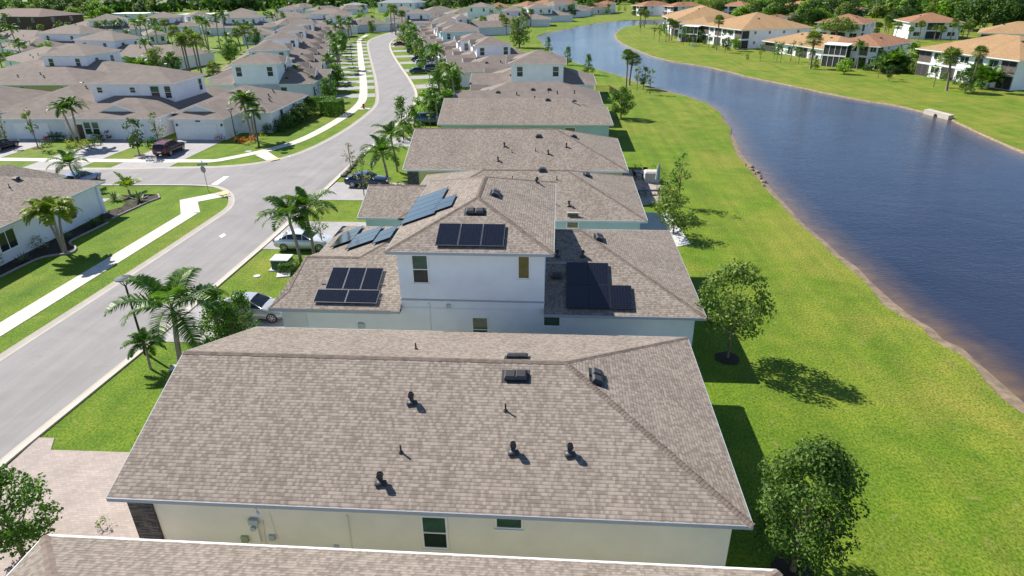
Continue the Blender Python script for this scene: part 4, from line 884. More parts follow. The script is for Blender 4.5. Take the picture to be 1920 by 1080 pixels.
def palm_mesh(h, nf, L, leafm, seed=0, lean=(0, 0), tr=.13, droop=1., trunkm='palm_trunk', shaft=True, leaflets=24, lw=.055, ll=.55, elev=(.1, 1.35)):
    g = random.Random(seed); mb = MB(); tx, ty = lean
    pts = [(tx*t*t, ty*t*t, -.1+(h+.1)*t) for t in np.linspace(0, 1, 9)]; mb.tube(pts, [tr*1.45]+[tr*(1.12+.07*(i % 2)-.02*i) for i in range(8)], 9)
    tm = mb.mesh('trunk', M[trunkm], True); cb = MB(); c0 = Vector((tx, ty, h))
    if shaft: cb.tube([c0+Vector((0, 0, -.1)), c0+Vector((0, 0, .45)), c0+Vector((0, 0, .75))], [tr*1.0, tr*.95, tr*.45], 8, m=1)
    for i in range(nf):
        az = i*2.39996+g.uniform(-.2, .2); q = (i+.5)/nf; el = elev[1]+(elev[0]-elev[1])*q**.8+g.uniform(-.1, .1); Lf = L*g.uniform(.85, 1.08)*(.8 if q < .12 else 1)
        p = c0+Vector((0, 0, .62 if shaft else .1)); d = Vector((math.cos(az)*math.cos(el), math.sin(az)*math.cos(el), math.sin(el))); ns = 9; path = [p.copy()]; dirs = [d.copy()]
        for k in range(ns):
            d = (d+Vector((0, 0, -1))*(.055+.030*k)*droop).normalized(); p = p+d*(Lf/ns); path.append(p.copy()); dirs.append(d.copy())
        cb.tube(path, [.028*(1-.8*k/ns) for k in range(ns+1)], 4, m=0, cap=False)
        side0 = Vector((-math.sin(az), math.cos(az), 0)); tw = g.uniform(-.35, .35)
        for k in range(leaflets):
            t = .14+.86*(k+.5)/leaflets; f = t*ns; j = min(ns-1, int(f)); c = path[j].lerp(path[j+1], f-j); dd = dirs[j]; up = side0.cross(dd)*-1
            if up.z < 0: up = -up
            l_ = Lf*ll*(math.sin(math.pi*min(1, t*.82+.16))**.8)*.52; wd = lw*(1.2-.4*t)
            for sgn in (-1, 1):
                s_ = (side0*sgn*math.cos(.25+tw*.3)+up*(.22+g.uniform(-.12, .18))+dd*.55+Vector((0, 0, -.12*droop))).normalized(); e1 = c+s_*l_*.55; e2 = e1+(s_+Vector((0, 0, -.65*droop*g.uniform(.6, 1.3)))).normalized()*l_*.5
                cb.add([c-dd*wd, c+dd*wd, e1+dd*wd*.9, e1-dd*wd*.9, e2], [(0, 1, 2, 3), (3, 2, 4)])
    return tm, cb.mesh('crown', [M[leafm], M['shaft']])
PALMS = {}
def mk_palm(key, *a, **k): PALMS[key] = palm_mesh(*a, **k)
mk_palm('royal', 2.7, 12, 3.1, 'palm', 1, (.25, .1), .12, 1.1, lw=.042, leaflets=38); mk_palm('royal2', 3.5, 12, 2.7, 'palm', 2, (-.3, .2), .11, 1.1, lw=.05, leaflets=32); mk_palm('royal3', 2.6, 16, 2.6, 'palm', 3, (.1, -.1), .12, 1.1, lw=.05, leaflets=30)
mk_palm('yellow', 3.0, 14, 2.1, 'palm_yellow', 4, (-.35, 0), .09, 1.25, lw=.06, leaflets=28); mk_palm('far', 4.6, 13, 2.2, 'palm', 5, (.2, .2), .12, 1.1, leaflets=13, lw=.10); mk_palm('royal_t', 4.4, 14, 2.2, 'palm', 15, (-.3, .2), .11, 1.1, lw=.06, leaflets=22); mk_palm('far2', 3.6, 12, 2.3, 'palm', 6, (-.2, .1), .12, 1.2, leaflets=13, lw=.10)
mk_palm('far3', 6.2, 13, 2.4, 'palm', 7, (.3, -.2), .13, 1.1, leaflets=13, lw=.11); mk_palm('areca', .5, 22, 2.3, 'palm', 8, (0, 0), .09, .9, shaft=False, leaflets=14, lw=.08, elev=(.5, 1.45)); mk_palm('tiny', .4, 9, 1.5, 'palm_yellow', 9, (0, 0), .07, .8, shaft=False, leaflets=16, lw=.05, elev=(.6, 1.4))
def sabal_mesh(h, R, seed, lean=(0, 0), tr=.15, n=34, leafm='sabal'):
    g = random.Random(seed); mb = MB(); pts = [(lean[0]*t*t, lean[1]*t*t, -.1+(h+.1)*t) for t in np.linspace(0, 1, 6)]; mb.tube(pts, [tr*1.3, tr, tr*.92, tr*.95, tr, tr*1.15], 8); tm = mb.mesh('trunk', M['sabal_trunk'], True); cb = MB(); c0 = Vector((lean[0], lean[1], h))
    for i in range(n):
        az = i*2.39996; el = 1.45-2.1*(i/n)**.85+g.uniform(-.15, .15); d = Vector((math.cos(az)*math.cos(el), math.sin(az)*math.cos(el), math.sin(el))); L1 = R*g.uniform(.38, .55); p = c0+d*L1; cb.tube([c0, p], [.02, .014], 3, cap=False)
        a = d.cross(Vector((0, 0, 1))).normalized(); b = a.cross(d)
        for k in range(-5, 6):
            t = k*.30; e = (d*math.cos(t)+a*math.sin(t)+b*g.uniform(-.12, .12)).normalized(); q = p+e*R*.5; q2 = q+(e+Vector((0, 0, -.9))).normalized()*R*.16; wv = (a*math.cos(t)-d*math.sin(t))*R*.055; cb.add([p, q-wv, q+wv, q2], [(0, 2, 1), (1, 2, 3)])
    return tm, cb.mesh('crown', M[leafm])
PALMS['sabal'] = sabal_mesh(5.2, 1.5, 1, (.2, 0)); PALMS['sabal2'] = sabal_mesh(4.2, 1.6, 2, (-.2, .3)); PALMS['sabal3'] = sabal_mesh(7.0, 1.5, 3, (.1, .1)); PALMS['sabal4'] = sabal_mesh(5.6, 1.9, 4, (.9, 0), .19)
for _k in list(TREES):
    if _k in ('far2', 'far3'): TREES[_k+'w'] = TREES.pop(_k)
TREES.update({k: (v[1], v[0]) for k, v in PALMS.items()})
_first = {}
def plant(key, loc, s=1., rz=None, label=None, group=None, name='tree', cat='tree', pk=None, sz=None, trunk=True):
    crown, tm = TREES[key]; e = empty(name, (loc[0], loc[1], loc[2] if len(loc) > 2 else 0), random.uniform(0, 6.28) if rz is None else rz, label, cat, group); e.scale = (s, s, sz or s)
    if trunk: link('trunk', tm, e)
    link('crown', crown, e)
    if pk: pend(e, pk, label)
    return e
def mulch_ring(p, r=.55, label=None, pk=None):
    mb = MB(); n = 18; pts = [(r*random.uniform(.9, 1.1)*math.cos(2*math.pi*i/n), r*random.uniform(.9, 1.1)*math.sin(2*math.pi*i/n), .03) for i in range(n)]
    mb.add([(0, 0, .07)]+pts, [(0, 1+i, 1+(i+1) % n) for i in range(n)]); o = mb.build('mulch_ring', M['mulch'], loc=(p[0], p[1], 0), smooth=True); o['kind'] = 'structure'; return o
def shrub(loc, kind='round', R=.6, H=.9, mat='leaf', lsz=.12, label='', group=None, name='shrub', pk=None, dens=90, box=None, cat='shrub', rz=0):
    key = ('shrub', kind, round(R, 1), round(H, 1), mat, box)
    if key not in TREES:
        if kind == 'box':
            bx, by = box; n = int(dens*2*(bx*by+H*(bx+by))*1.6); C = []; N = []
            for _ in range(n):
                f = random.choices((0, 1, 2, 3, 4), (bx*by, bx*H, bx*H, by*H, by*H))[0]; x, y, z = random.uniform(-bx/2, bx/2), random.uniform(-by/2, by/2), random.uniform(0, H); nn = [0, 0, 1]
                if f == 0: z = H
                elif f < 3: y = by/2*(1 if f == 1 else -1); nn = [0, 1 if f == 1 else -1, .3]
                else: x = bx/2*(1 if f == 3 else -1); nn = [1 if f == 3 else -1, 0, .3]
                j = random.uniform(-.12, .05); C.append([x+nn[0]*j, y+nn[1]*j, z+nn[2]*j*.8]); N.append(nn)
            C = np.array(C); N = np.array(N)+rng.normal(size=(n, 3))*.5; S = rng.uniform(.7, 1.3, n)*lsz
        else:
            cl = crown_clusters({'round': 'dome', 'col': 'col', 'cone': 'cone'}[kind], H*.8, R*.72, int(10+8*R*H), max(.18, R*.42), .12, int(R*10)); C, N, S = cloud(cl, dens, lsz)
        TREES[key] = (leaf_mesh('foliage', C, N, S, M[mat]), None)
    o = link(name, TREES[key][0], None, (loc[0], loc[1], 0), rz if kind == 'box' else random.uniform(0, 6.28)); tag(o, label, cat, group)
    if pk: pend(o, pk, label)
    return o
def spiky(loc, R=.8, n=26, mat='agave', wdt=.07, label='', elev=(.15, 1.3), cat='plant', name='agave', group=None, pk=None):
    g = random.Random(int(R*100)+n); mb = MB()
    for i in range(n):
        az = i*2.4; el = elev[1]+(elev[0]-elev[1])*i/n; d = Vector((math.cos(az)*math.cos(el), math.sin(az)*math.cos(el), math.sin(el))); s = Vector((-math.sin(az), math.cos(az), 0))*wdt*R; L_ = R*g.uniform(.8, 1.1); m1 = d*L_*.5; e = d*L_+Vector((0, 0, -.12*L_))
        mb.add([s*.5, -s*.5, m1-s, m1+s, e, m1+Vector((0, 0, -.04))], [(0, 1, 2, 3), (3, 2, 4)])
    o = mb.build(name, M[mat], loc=(loc[0], loc[1], .05)); tag(o, label, cat, group)
    if pk: pend(o, pk, label)
    return o
T = lambda u, v: at(u, v, 0)

# canal lawn, near
G1 = 'trees on the near canal lawn'
p = T(1486, 1071); plant('oak', p, 1.0, 1., 'dense dark green oval tree nearest the camera on the canal lawn', G1); mulch_ring(p, .75)
p = T(1364, 672); plant('mahog', p, 1.12, 2., 'airy olive-green tree in a dark mulch circle beside the house shadow on the canal lawn', G1); mulch_ring(p, .72)
p = T(1271, 386); plant('young', p, 1.15, .4, 'slender tree with thin pale trunk behind the bushy small tree near the patio', G1); mulch_ring(p, .5)
plant('shrubtree', T(1262, 440), 1.25, 1., 'bushy low tree with bronze leaf tips hiding the end of the white slab', G1)
plant('shrubtree', T(1246, 404), 1.1, 2.2, 'small bushy tree with bronze tips left of the slender tree', G1)
plant('leftdark', T(1164, 222), 1.05, .4, 'rounded dark tree at the end of the black fence on the canal lawn', G1, sz=1.0)
G2 = 'slim young trees on the near canal lawn'
for u, v in ((1194, 170), (1206, 168), (1218, 177)): plant('thin2' if u != 1206 else 'smalloval', T(u, v), 1.05, label='slim young tree, {} from the left of the three beside the twin palms', group=G2, pk='slim3')
G3 = 'twin cabbage palms by the water'
for u, v, l in ((1174, 164, 'left of the twin cabbage palms on the canal lawn by the water'), (1180, 160, 'right of the twin cabbage palms on the canal lawn by the water')): plant('sabal4' if u == 1180 else 'sabal3', T(u, v), .98, 1., l, G3, 'palm_tree', 'palm', sz=.86)
for u, v in ((1103, 140), (1064, 122), (1028, 99)): plant('buttonwood', T(u, v), 1.15, label='small dark cone-shaped tree, {} from the left along the row backs by the canal', group='small trees behind the row', pk='cones')
# far bank of the near side (north)
for u, v in ((941, 65), (950, 67), (983, 51), (995, 50)): plant('sabal' if u % 2 else 'sabal2', T(u, v), 1.15, label='cabbage palm on the grass at the far bend, {} from the left', group='palms at the far bend', name='palm_tree', cat='palm', pk='bendpalm')
for u, v in ((962, 72), (974, 89), (906, 60), (1019, 43), (1056, 37), (1072, 33), (1092, 29), (1106, 27), (1140, 27), (1160, 28), (1172, 27), (1188, 29), (1205, 28), (1222, 28), (1236, 28)): plant(random.choice(['mid', 'mid2', 'buttonwood', 'young']), T(u, v), random.uniform(1., 1.5), label='tree along the far end of the canal, {} from the left', group='trees along the far end of the canal', pk='farend')
# far bank lawn
GB = 'young trees on the far canal bank'
for u, v in ((1200, 63), (1226, 74), (1236, 78), (1248, 79), (1278, 82), (1281, 84), (1293, 86), (1311, 87), (1328, 92), (1359, 99), (1378, 92), (1425, 115), (1451, 110), (1456, 115), (1463, 118), (1482, 116), (1497, 120), (1582, 139), (1646, 146), (1666, 152), (1750, 163)):
    plant(random.choice(['thin', 'thin2', 'thin', 'smalloval']) if u not in (1582, 1378) else 'mid3', T(u, v), random.uniform(1.15, 1.5) if u not in (1582, 1378, 1666) else .75, label='young tree on the far canal bank, {} from the left', group=GB, pk='bank')
GP = 'palms on the far canal bank'
for u, v, k, s in ((1200, 53, 'sabal', 1.2), (1208, 52, 'sabal2', 1.25), (1254, 77, 'sabal', 1.1), (1259, 76, 'sabal2', 1.15), (1343, 94, 'sabal3', 1.15), (1519, 129, 'sabal4', 1.12), (1774, 170, 'sabal4', 1.05), (1818, 171, 'sabal3', .95)): plant(k, T(u, v), s, random.uniform(0, 6), 'palm on the far canal bank, {} from the left', GP, 'palm_tree', 'palm', pk='bankpalm')
for u, v, s in ((1527, 130, .8), (1808, 175, 1.15), (1246, 62, 1.0)): plant('buttonwood', T(u, v), s, label='stubby leafy tree among the palms of the far bank, {} from the left', group='stubby trees on the far bank', pk='stub', sz=s*1.0)
GS = 'shrubs along the condominiums'
for u, v, R, H_, mt in ((1430, 92, .9, 1.0, 'leaf_bright'), (1400, 112, .8, 1.2, 'leaf'), (1560, 121, 1.1, 1.4, 'leaf_bright'), (1580, 124, 1.2, 1.8, 'leaf'), (1612, 128, 1.4, 2.4, 'leaf_bright'), (1628, 132, 1.5, 1.6, 'leaf_dark'), (1690, 138, 1.4, 1.4, 'leaf_dark'), (1715, 138, 2.4, 3.0, 'leaf_olive'), (1740, 146, .9, 1.2, 'leaf'), (1768, 151, 1.0, 1.8, 'leaf'), (1650, 130, 1.4, 2.2, 'leaf_dark'), (1500, 108, 1., 1.5, 'leaf'), (1475, 102, 1., 1.4, 'leaf'), (1350, 88, .8, .9, 'leaf'), (1320, 84, 1., 1.4, 'leaf'), (1270, 72, 1.2, 2.2, 'leaf_dark'), (1340, 90, 1.1, 1.6, 'leaf'), (1365, 95, 1.0, 1.3, 'leaf_dark'), (1455, 102, 1.2, 1.8, 'leaf'), (1520, 112, 1.2, 2.0, 'leaf_dark'), (1540, 116, 1.0, 1.8, 'leaf'), (1640, 128, 1.5, 2.8, 'leaf_dark'), (1700, 134, 1.8, 3.0, 'leaf'), (1795, 158, 1.2, 2.0, 'leaf_dark'), (1835, 166, 1.2, 2.2, 'leaf'), (1300, 80, 1.1, 1.8, 'leaf')):
    shrub(T(u, v), 'round', R, H_, mt, .26, 'shrub beside the condominiums, {} from the left', GS, pk='condoshrub', dens=55)
for u, v, k, s in ((1661, 134, 'areca', 1.9), (1678, 134, 'areca', 2.0), (1700, 132, 'far2', 1.1), (1650, 136, 'areca', 1.4), (1725, 128, 'areca', 2.1), (1852, 166, 'areca', 1.7), (1830, 160, 'areca', 1.9), (1606, 130, 'far', 1.0)): plant(k, T(u, v), s, label='palm clump against the condominiums, {} from the left', group='palm clumps against the condominiums', name='palm_tree', cat='palm', pk='cpalm')

# front lawns of the near row
GF = 'palms on the front lawns of the near row'
plant('royal', (-21.3, 29.9), 1.15, .6, 'big dark-green feather palm in front of the nearest rooftop, close to the lamp post', GF, 'palm_tree', 'palm')
plant('royal3', (-23.2, 29.9), .52, 2., 'smaller feather palm with brown drooping frond left of the big dark-green palm', GF, 'palm_tree', 'palm')
for x, y, s, a in ((-20.0, 32.2, 1.0, 0), (-18.8, 31.6, .95, 2), (-18.9, 33.1, .9, 4), (-20.9, 33.6, .92, 5)): plant('buttonwood', (x, y), s, a, 'dense pointed green tree between the big palm and the silver car, {} from the left', 'pointed trees beside the silver car', pk='point')
plant('royal2', T(566, 500), 1.0, .5, 'left of two tall feather palms by the white sedan', GF, 'palm_tree', 'palm'); plant('royal2', T(590, 482), 1.03, 2.2, 'right of two tall feather palms by the white sedan', GF, 'palm_tree', 'palm')
plant('royal', T(728, 345), 1.0, 3., 'lush feather palm in front of the yellow home by the dark blue car', GF, 'palm_tree', 'palm'); plant('royal2', T(745, 322), 1.02, 1.2, 'taller slim feather palm just behind the lush one by the yellow home', GF, 'palm_tree', 'palm')
plant('young', T(606, 470), .78, 1, 'small round-headed tree between the white sedan and the solar home', 'small front-lawn trees'); plant('sparse', T(683, 368), 1.0, 2, 'thin grey-green bush tree in front of the dark blue car', 'small front-lawn trees')
plant('buttonwood', T(757, 262), 1.35, .1, 'pointed dark green tree left of the teal home, near the kerb', 'pointed trees by the teal home', sz=1.5); plant('buttonwood', T(779, 255), 1.1, 2., 'pointed dark green tree touching the roof corner of the yellow home', 'pointed trees by the teal home')
plant('mid3', T(806, 222), .95, 1., 'bushy bright green tree above the parked grey vehicle', 'bushy trees by the teal home'); plant('mid', T(820, 225), .8, 3, 'bushy tree against the left end of the teal home', 'bushy trees by the teal home'); plant('far2', T(822, 238), .9, 1., 'feather palm leaning over the left end of the teal roof', 'palms by the teal home', 'palm_tree', 'palm')
plant('thin', T(807, 240), .9, 1., 'small pale sapling beside the parked grey vehicle', 'small front-lawn trees')
plant('mid', T(850, 185), .75, 1., 'dense dark round bush tree beside the low roof corner past the teal home', 'bushy trees by the teal home')
spiky((-17.9, 43.9), .9, 22, 'croton', .2, 'bronze cordyline with broad leaves among yellow shrubs by the aqua home', name='cordyline', cat='plant')
for x, y, m_, r in ((-18.3, 44.6, 'yellow_leaf', .7), (-17.3, 44.3, 'yellow_leaf', .6), (-18.8, 43.4, 'leaf', .6), (-16.9, 43.6, 'leaf_dark', .5)): shrub((x, y), 'round', r, .8, m_, .14, 'small shrub in the bed in front of the aqua home, {} from the left', 'shrubs in front of the aqua home', pk='bedaqua')
for x, y in ((-17.6, 64.5), (-16.8, 64.9), (-16.4, 63.9)): shrub((x, y), 'round', .6, .9, 'red_leaf', .14, 'red-leaved shrub beside the yellow home, {} from the left', 'red shrubs beside the yellow home', pk='redy')
shrub(T(546, 508), 'box', 1, .75, 'leaf', .12, 'clipped square hedge around the green utility box', None, 'hedge', box=(1.5, 1.2), cat='hedge', dens=110)
shrub((-18.6, 43.6), 'box', 1, .9, 'leaf', .12, 'clipped hedge under the two tall feather palms', None, 'hedge', box=(1.2, 2.0), cat='hedge', dens=110)
for u, v in ((178, 1006), (255, 1008), (245, 832)): shrub(T(u, v)+Vector((.1, .5, 0)), 'round', .35, .4, 'leaf_olive', .10, 'small shrub at the edge of the near driveway, {} from the left', 'small shrubs by the near driveway', pk='smallnear')
for u, v in ((815, 96+60), (842, 148)): shrub(T(u, v), 'box', 1, .9, 'leaf', .2, 'low clipped hedge by the far driveways, {} from the left', 'hedges by the far driveways', 'hedge', pk='fhedge', box=(2.4, 1.6), cat='hedge', dens=50)
shrub(T(845, 165), 'round', .8, .9, 'red_leaf', .2, 'red-leaved shrub mound past the teal home', None, dens=60)
plant('leftdark', T(46, 1046), .86, 1., 'dense glossy green tree cut by the left edge at the bottom corner')
# street trees along the far stretch
GE = 'trees and palms along the right side of the far street'
for i, y in enumerate(list(np.arange(103, 262, 5.2))):
    s = s_at_y(RE, y); p, d = along(RE, s); n = Vector((d.y, -d.x, 0)); k = random.choice(['far', 'far2', 'mid', 'mid2', 'far', 'buttonwood', 'areca']); off = random.uniform(5.2, 8.0)
    plant(k, p+n*off, random.uniform(.9, 1.25)*(.85 if k.startswith('mid') else 1.05), label='tree along the right side of the far street, {} from the left', group=GE, pk='east', name='palm_tree' if k in ('far', 'far2', 'areca') else 'tree', cat='palm' if k in ('far', 'far2', 'areca') else 'tree')
GWt = 'trees and palms along the left side of the far street'
for i, y in enumerate(list(np.arange(121, 262, 6.6))):
    s = s_at_y(LE2, y); p, d = along(LE2, s); n = Vector((-d.y, d.x, 0)); k = random.choice(['far', 'mid', 'far', 'far2', 'buttonwood', 'areca', 'thin2']); off = random.uniform(7.2, 10.2)
    plant(k, p+n*(off+1.0), random.uniform(.9, 1.2)*(.72 if k.startswith('mid') else 1.05), label='tree along the left side of the far street, {} from the left', group=GWt, pk='west', name='palm_tree' if k in ('far', 'far2', 'areca') else 'tree', cat='palm' if k in ('far', 'far2', 'areca') else 'tree')
# corner lot by the hydrant and the cross street
G4 = 'clipped hedges behind the hydrant'
for u, v, b in ((604, 205, (5.0, 2.0)), (624, 214, (3.2, 3.4))): shrub(T(u, v), 'box', 1, 2.1 if b[0] > 4 else 2.3, 'leaf', .24, 'tall clipped hedge block behind the hydrant, ' + ('left one' if b[0] > 4 else 'right one near the pavement'), G4, 'hedge', box=b, cat='hedge', dens=45)
for u, v, r, h_, mt in ((505, 250, 1.2, 1.4, 'leaf_dark'), (520, 246, 1.5, 2.0, 'leaf_dark'), (540, 240, 1.6, 2.2, 'leaf'), (556, 233, 1.6, 2.4, 'leaf_dark'), (568, 226, 1.8, 3.0, 'leaf_dark'), (580, 214, 1.8, 3.2, 'leaf_dark')): shrub(T(u, v), 'round', r, h_, mt, .24, 'dark shrub against the side wall of the white corner home, {} from the left', 'dark shrubs beside the white corner home', pk='side', dens=60)
for u, v, mt in ((410, 265, 'croton'), (418, 262, 'leaf_dark'), (428, 258, 'croton'), (440, 254, 'leaf_dark'), (447, 268, 'croton'), (458, 270, 'croton'), (468, 268, 'croton'), (476, 266, 'croton'), (492, 260, 'yellow_leaf')): shrub(T(u, v), 'round', .7, .8, mt, .18, 'low colourful shrub at the corner of the white corner home, {} from the left', 'colourful shrubs by the white corner home', pk='crot', dens=70)
GQ = 'palms at the corners of the cross street'
for u, v, k, s in ((472, 262, 'royal_t', 1.1), (478, 264, 'far', 1.0), (484, 268, 'far2', .98), (144, 275, 'royal_t', 1.0), (152, 271, 'royal_t', 1.05), (148, 352, 'royal', .78), (560, 178, 'areca', 1.7), (570, 182, 'areca', 1.6), (558, 176, 'far2', 1.0), (404, 172, 'sabal2', 1.0)): plant(k, T(u, v), s, random.uniform(0, 6), 'palm around the corner of the cross street, {} from the left', GQ, 'palm_tree', 'palm', pk='cpalms')
for u, v, k, s in ((262, 292, 'smalloval', 1.15), (300, 275, 'sparse', 1.15), (72, 278, 'thin2', 1.2), (16, 274, 'sparse', 1.1)): plant(k, T(u, v), s, label='small front-yard tree facing the cross street, {} from the left', group='small front-yard trees', pk='fy'); mulch_ring(T(u, v), .7)
for u, v, R, H_, mt in ((85, 275, 1.0, .8, 'leaf_dark'), (98, 262, 1.0, 1.0, 'leaf_dark'), (112, 262, 1.0, 1.0, 'leaf_dark'), (124, 260, 1.0, 1.0, 'leaf_dark'), (88, 266, .7, .8, 'red_leaf'), (132, 276, 1.0, .9, 'yellow_leaf'), (145, 278, 1.1, .9, 'yellow_leaf'), (160, 274, 1., .9, 'yellow_leaf'), (178, 272, 1.0, .9, 'leaf_dark'), (190, 266, .9, 1.0, 'leaf_dark'), (132, 282, .8, .6, 'leaf'), (170, 280, .8, .6, 'leaf'), (284, 272, .9, 1.0, 'leaf_dark'), (278, 278, .7, .7, 'leaf_dark'), (205, 262, .5, 1.5, 'red_leaf'), (288, 268, .8, .9, 'leaf_dark'), (185, 262, 1.1, 1.3, 'leaf_dark')): shrub(T(u, v), 'round', R, H_, mt, .2, 'front-bed shrub facing the cross street, {} from the left', 'front-bed shrubs facing the cross street', pk='fbs', dens=60)
# corner-lot bed
bed = W([(0, 521), (44, 498.5), (77, 484), (105, 479), (123, 478), (138, 474), (143, 469), (142, 463), (134, 460), (130, 456), (136, 451), (157, 441), (203, 418.5), (184, 415), (167, 417), (89, 454), (0, 497)]); sheet('flower_bed', bed, M['mulch'], .02)
bed2 = W([(210, 411), (278, 380), (300, 372), (297, 365), (278, 364), (245, 366), (225, 371), (238, 378), (228, 388), (193, 398), (185, 410)]); sheet('flower_bed', bed2, M['mulch'], .022)
mb = MB(); ed = smoothp(resample(bed[:13], 2), 1); mb.tube([Vector((p.x, p.y, .06)) for p in ed], [.10]*len(ed), 6); ed = resample([bed2[0], bed2[1], bed2[2], bed2[3]], 1.5); mb.tube([Vector((p.x, p.y, .06)) for p in ed], [.09]*len(ed), 6)
tag(mb.build('bed_edging', M['edging']), 'grey curved concrete edging around the dark beds of the near left corner home', 'edging')
plant('yellow', T(119, 474), 1.0, .5, 'yellow-green palm leaning from the near left corner bed, leftmost of three stems', 'three-stem palm in the left bed', 'palm_tree', 'palm'); plant('yellow', T(122, 476), 1.06, 2.3, 'yellow-green palm leaning from the near left corner bed, middle of three stems', 'three-stem palm in the left bed', 'palm_tree', 'palm'); plant('yellow', T(125, 474), .98, 4.4, 'yellow-green palm in the near left corner bed, rightmost of three stems', 'three-stem palm in the left bed', 'palm_tree', 'palm')
plant('tiny', T(243, 364), 1.3, 1, 'tiny yellow-green palm between the two agaves on the corner lot', None, 'palm_tree', 'palm')
spiky(T(216, 376), 1.25, 24, label='large spiky agave, left one beside the tiny palm on the corner lot'); spiky(T(262, 378), 1.3, 24, label='large spiky agave, right one beside the tiny palm on the corner lot'); spiky(T(45, 492), .95, 26, wdt=.05, label='pale spiky plant at the lower left of the corner-home bed'); spiky(T(128, 447), .8, 22, wdt=.05, label='pale spiky plant behind the leaning three-stem palm')
spiky(T(176, 425), 1.0, 40, 'leaf_dark', .04, 'dark spiky dracaena by the porch column of the corner home', (-.2, 1.5), name='dracaena'); spiky(T(192, 414), .8, 36, 'leaf_dark', .04, 'shorter dark dracaena nearer the pavers of the corner home', (-.2, 1.5), name='dracaena')
shrub(T(73, 467), 'round', .8, 1.1, 'leaf_grey', .16, 'grassy grey-green shrub under the wall of the near left corner home'); shrub(T(2, 500), 'round', .7, .9, 'leaf_grey', .14, 'brownish shrub cut by the left edge under the big window')
for u, v, mt in ((236, 385, 'leaf'), (226, 398, 'leaf_dark'), (250, 388, 'leaf_olive'), (270, 372, 'leaf_dark'), (206, 404, 'leaf')): shrub(T(u, v), 'round', .4, .4, mt, .1, 'tiny shrub in the corner bed by the agaves, {} from the left', 'tiny shrubs by the agaves', pk='tinyb')
# stones by the kerb
for i in range(16):
    u = 678-i*2.3+random.uniform(-1, 1); v = 292+i*2.6; q = T(u, v); mb = MB(); r = random.uniform(.22, .4)
    mb.lathe([(r*.5, 0), (r, .08), (r*.9, .22), (r*.4, .34), (.01, .36)], 7); o = mb.build('rock', M['kerb'], loc=(q.x, q.y, .05), rz=i, smooth=False); tag(o, 'pale rock along the kerb by the yellow home, {} from the left', 'rock', 'pale rocks along the kerb'); pend(o, 'rocks', o['label'])
for u, v in ((1408, 318), (1416, 326), (1424, 334), (1430, 340), (1421, 322), (1413, 312), (1436, 348), (1404, 310), (1428, 330)):
    q = T(u, v); mb = MB(); r = random.uniform(.12, .42); mb.lathe([(r*.6, 0), (r, .06), (r*.8, .16), (r*.3, .24), (.01, .25)], 6); o = mb.build('rock', M['sand'], loc=(q.x+random.uniform(-.5, .35), q.y, -.08), rz=u); tag(o, 'brown rock on the eroded bend of the near canal bank, {} from the left', 'rock', 'brown rocks on the canal bank'); pend(o, 'rocks2', o['label'])
plant('sparse', T(658, 318), .8, 1, 'leafless-looking grey shrub tree on the kerb by the pale rocks')

# park and woods in the distance
GK = 'palms around the far park lawn'
for u, v, k, s in ((205, 72, 'far2', 1.3), (222, 70, 'far2', 1.2), (236, 74, 'far', 1.2), (262, 90, 'far3', 1.15), (270, 92, 'far3', 1.1), (282, 88, 'far3', 1.15), (298, 92, 'far3', 1.2), (316, 78, 'sabal', 1.2), (335, 104, 'sabal', 1.3), (352, 136, 'sabal3', 1.1), (357, 138, 'sabal', 1.4), (372, 132, 'sabal3', 1.15), (378, 138, 'sabal', 1.4), (383, 88, 'far3', 1.25), (390, 94, 'far3', 1.3), (393, 98, 'far3', 1.2), (412, 84, 'far3', 1.3), (425, 82, 'far3', 1.35), (300, 140, 'mid2', 1.0), (285, 130, 'far', 1.2), (256, 140, 'areca', 1.8), (266, 142, 'areca', 1.7), (277, 142, 'mid3', .9), (290, 112, 'areca', 1.8), (440, 110, 'mid', .85), (432, 118, 'mid', .8), (418, 108, 'thin2', 1.2), (390, 120, 'thin2', 1.2), (452, 96, 'sabal2', 1.2), (465, 92, 'sabal2', 1.3), (480, 86, 'mid', .9), (330, 138, 'mid', .8), (470, 75, 'far2', 1.2), (503, 60, 'far', 1.2), (516, 58, 'far', 1.2), (10, 108, 'far2', 1.3), (40, 108, 'far3', 1.2), (25, 124, 'areca', 1.6), (58, 112, 'areca', 1.9), (46, 118, 'far2', 1.2), (20, 72, 'far3', 1.2), (8, 90, 'far3', 1.2), (505, 46, 'far2', 1.2), (536, 38, 'far', 1.2), (548, 36, 'far', 1.2), (635, 40, 'mid', .7), (680, 26, 'mid', .9), (702, 27, 'far', 1.2), (725, 34, 'mid3', .8), (735, 62, 'sabal3', 1.3), (742, 66, 'sabal3', 1.35), (755, 60, 'sabal', 1.3), (698, 62, 'mid2', .8), (660, 70, 'far', 1.2), (640, 66, 'far', 1.2), (618, 70, 'far2', 1.2), (856, 26, 'far', 1.1), (888, 30, 'far', 1.1), (904, 32, 'mid3', .7), (815, 36, 'mid3', .7), (175, 60, 'areca', 1.6), (165, 68, 'mid3', .8), (145, 90, 'far', .8), (185, 165, 'mid3', .8), (412, 172, 'mid3', .75), (470, 150, 'sabal2', .9)):
    nm = k.startswith('mid') or k == 'thin2'; plant(k, T(u, v), s, label='%s around the far park and homes, {} from the left' % ('leafy tree' if nm else 'palm'), group=GK, name='tree' if nm else 'palm_tree', cat='tree' if nm else 'palm', pk='park')
sheet('park_path', offset(smoothp(W([(300, 92), (318, 100), (335, 96), (355, 92), (400, 94), (440, 90)]), 2), -.7)+list(reversed(offset(smoothp(W([(300, 92), (318, 100), (335, 96), (355, 92), (400, 94), (440, 90)]), 2), .7))), M['walk'], .03)
GW = 'broadleaf trees of the far woods'
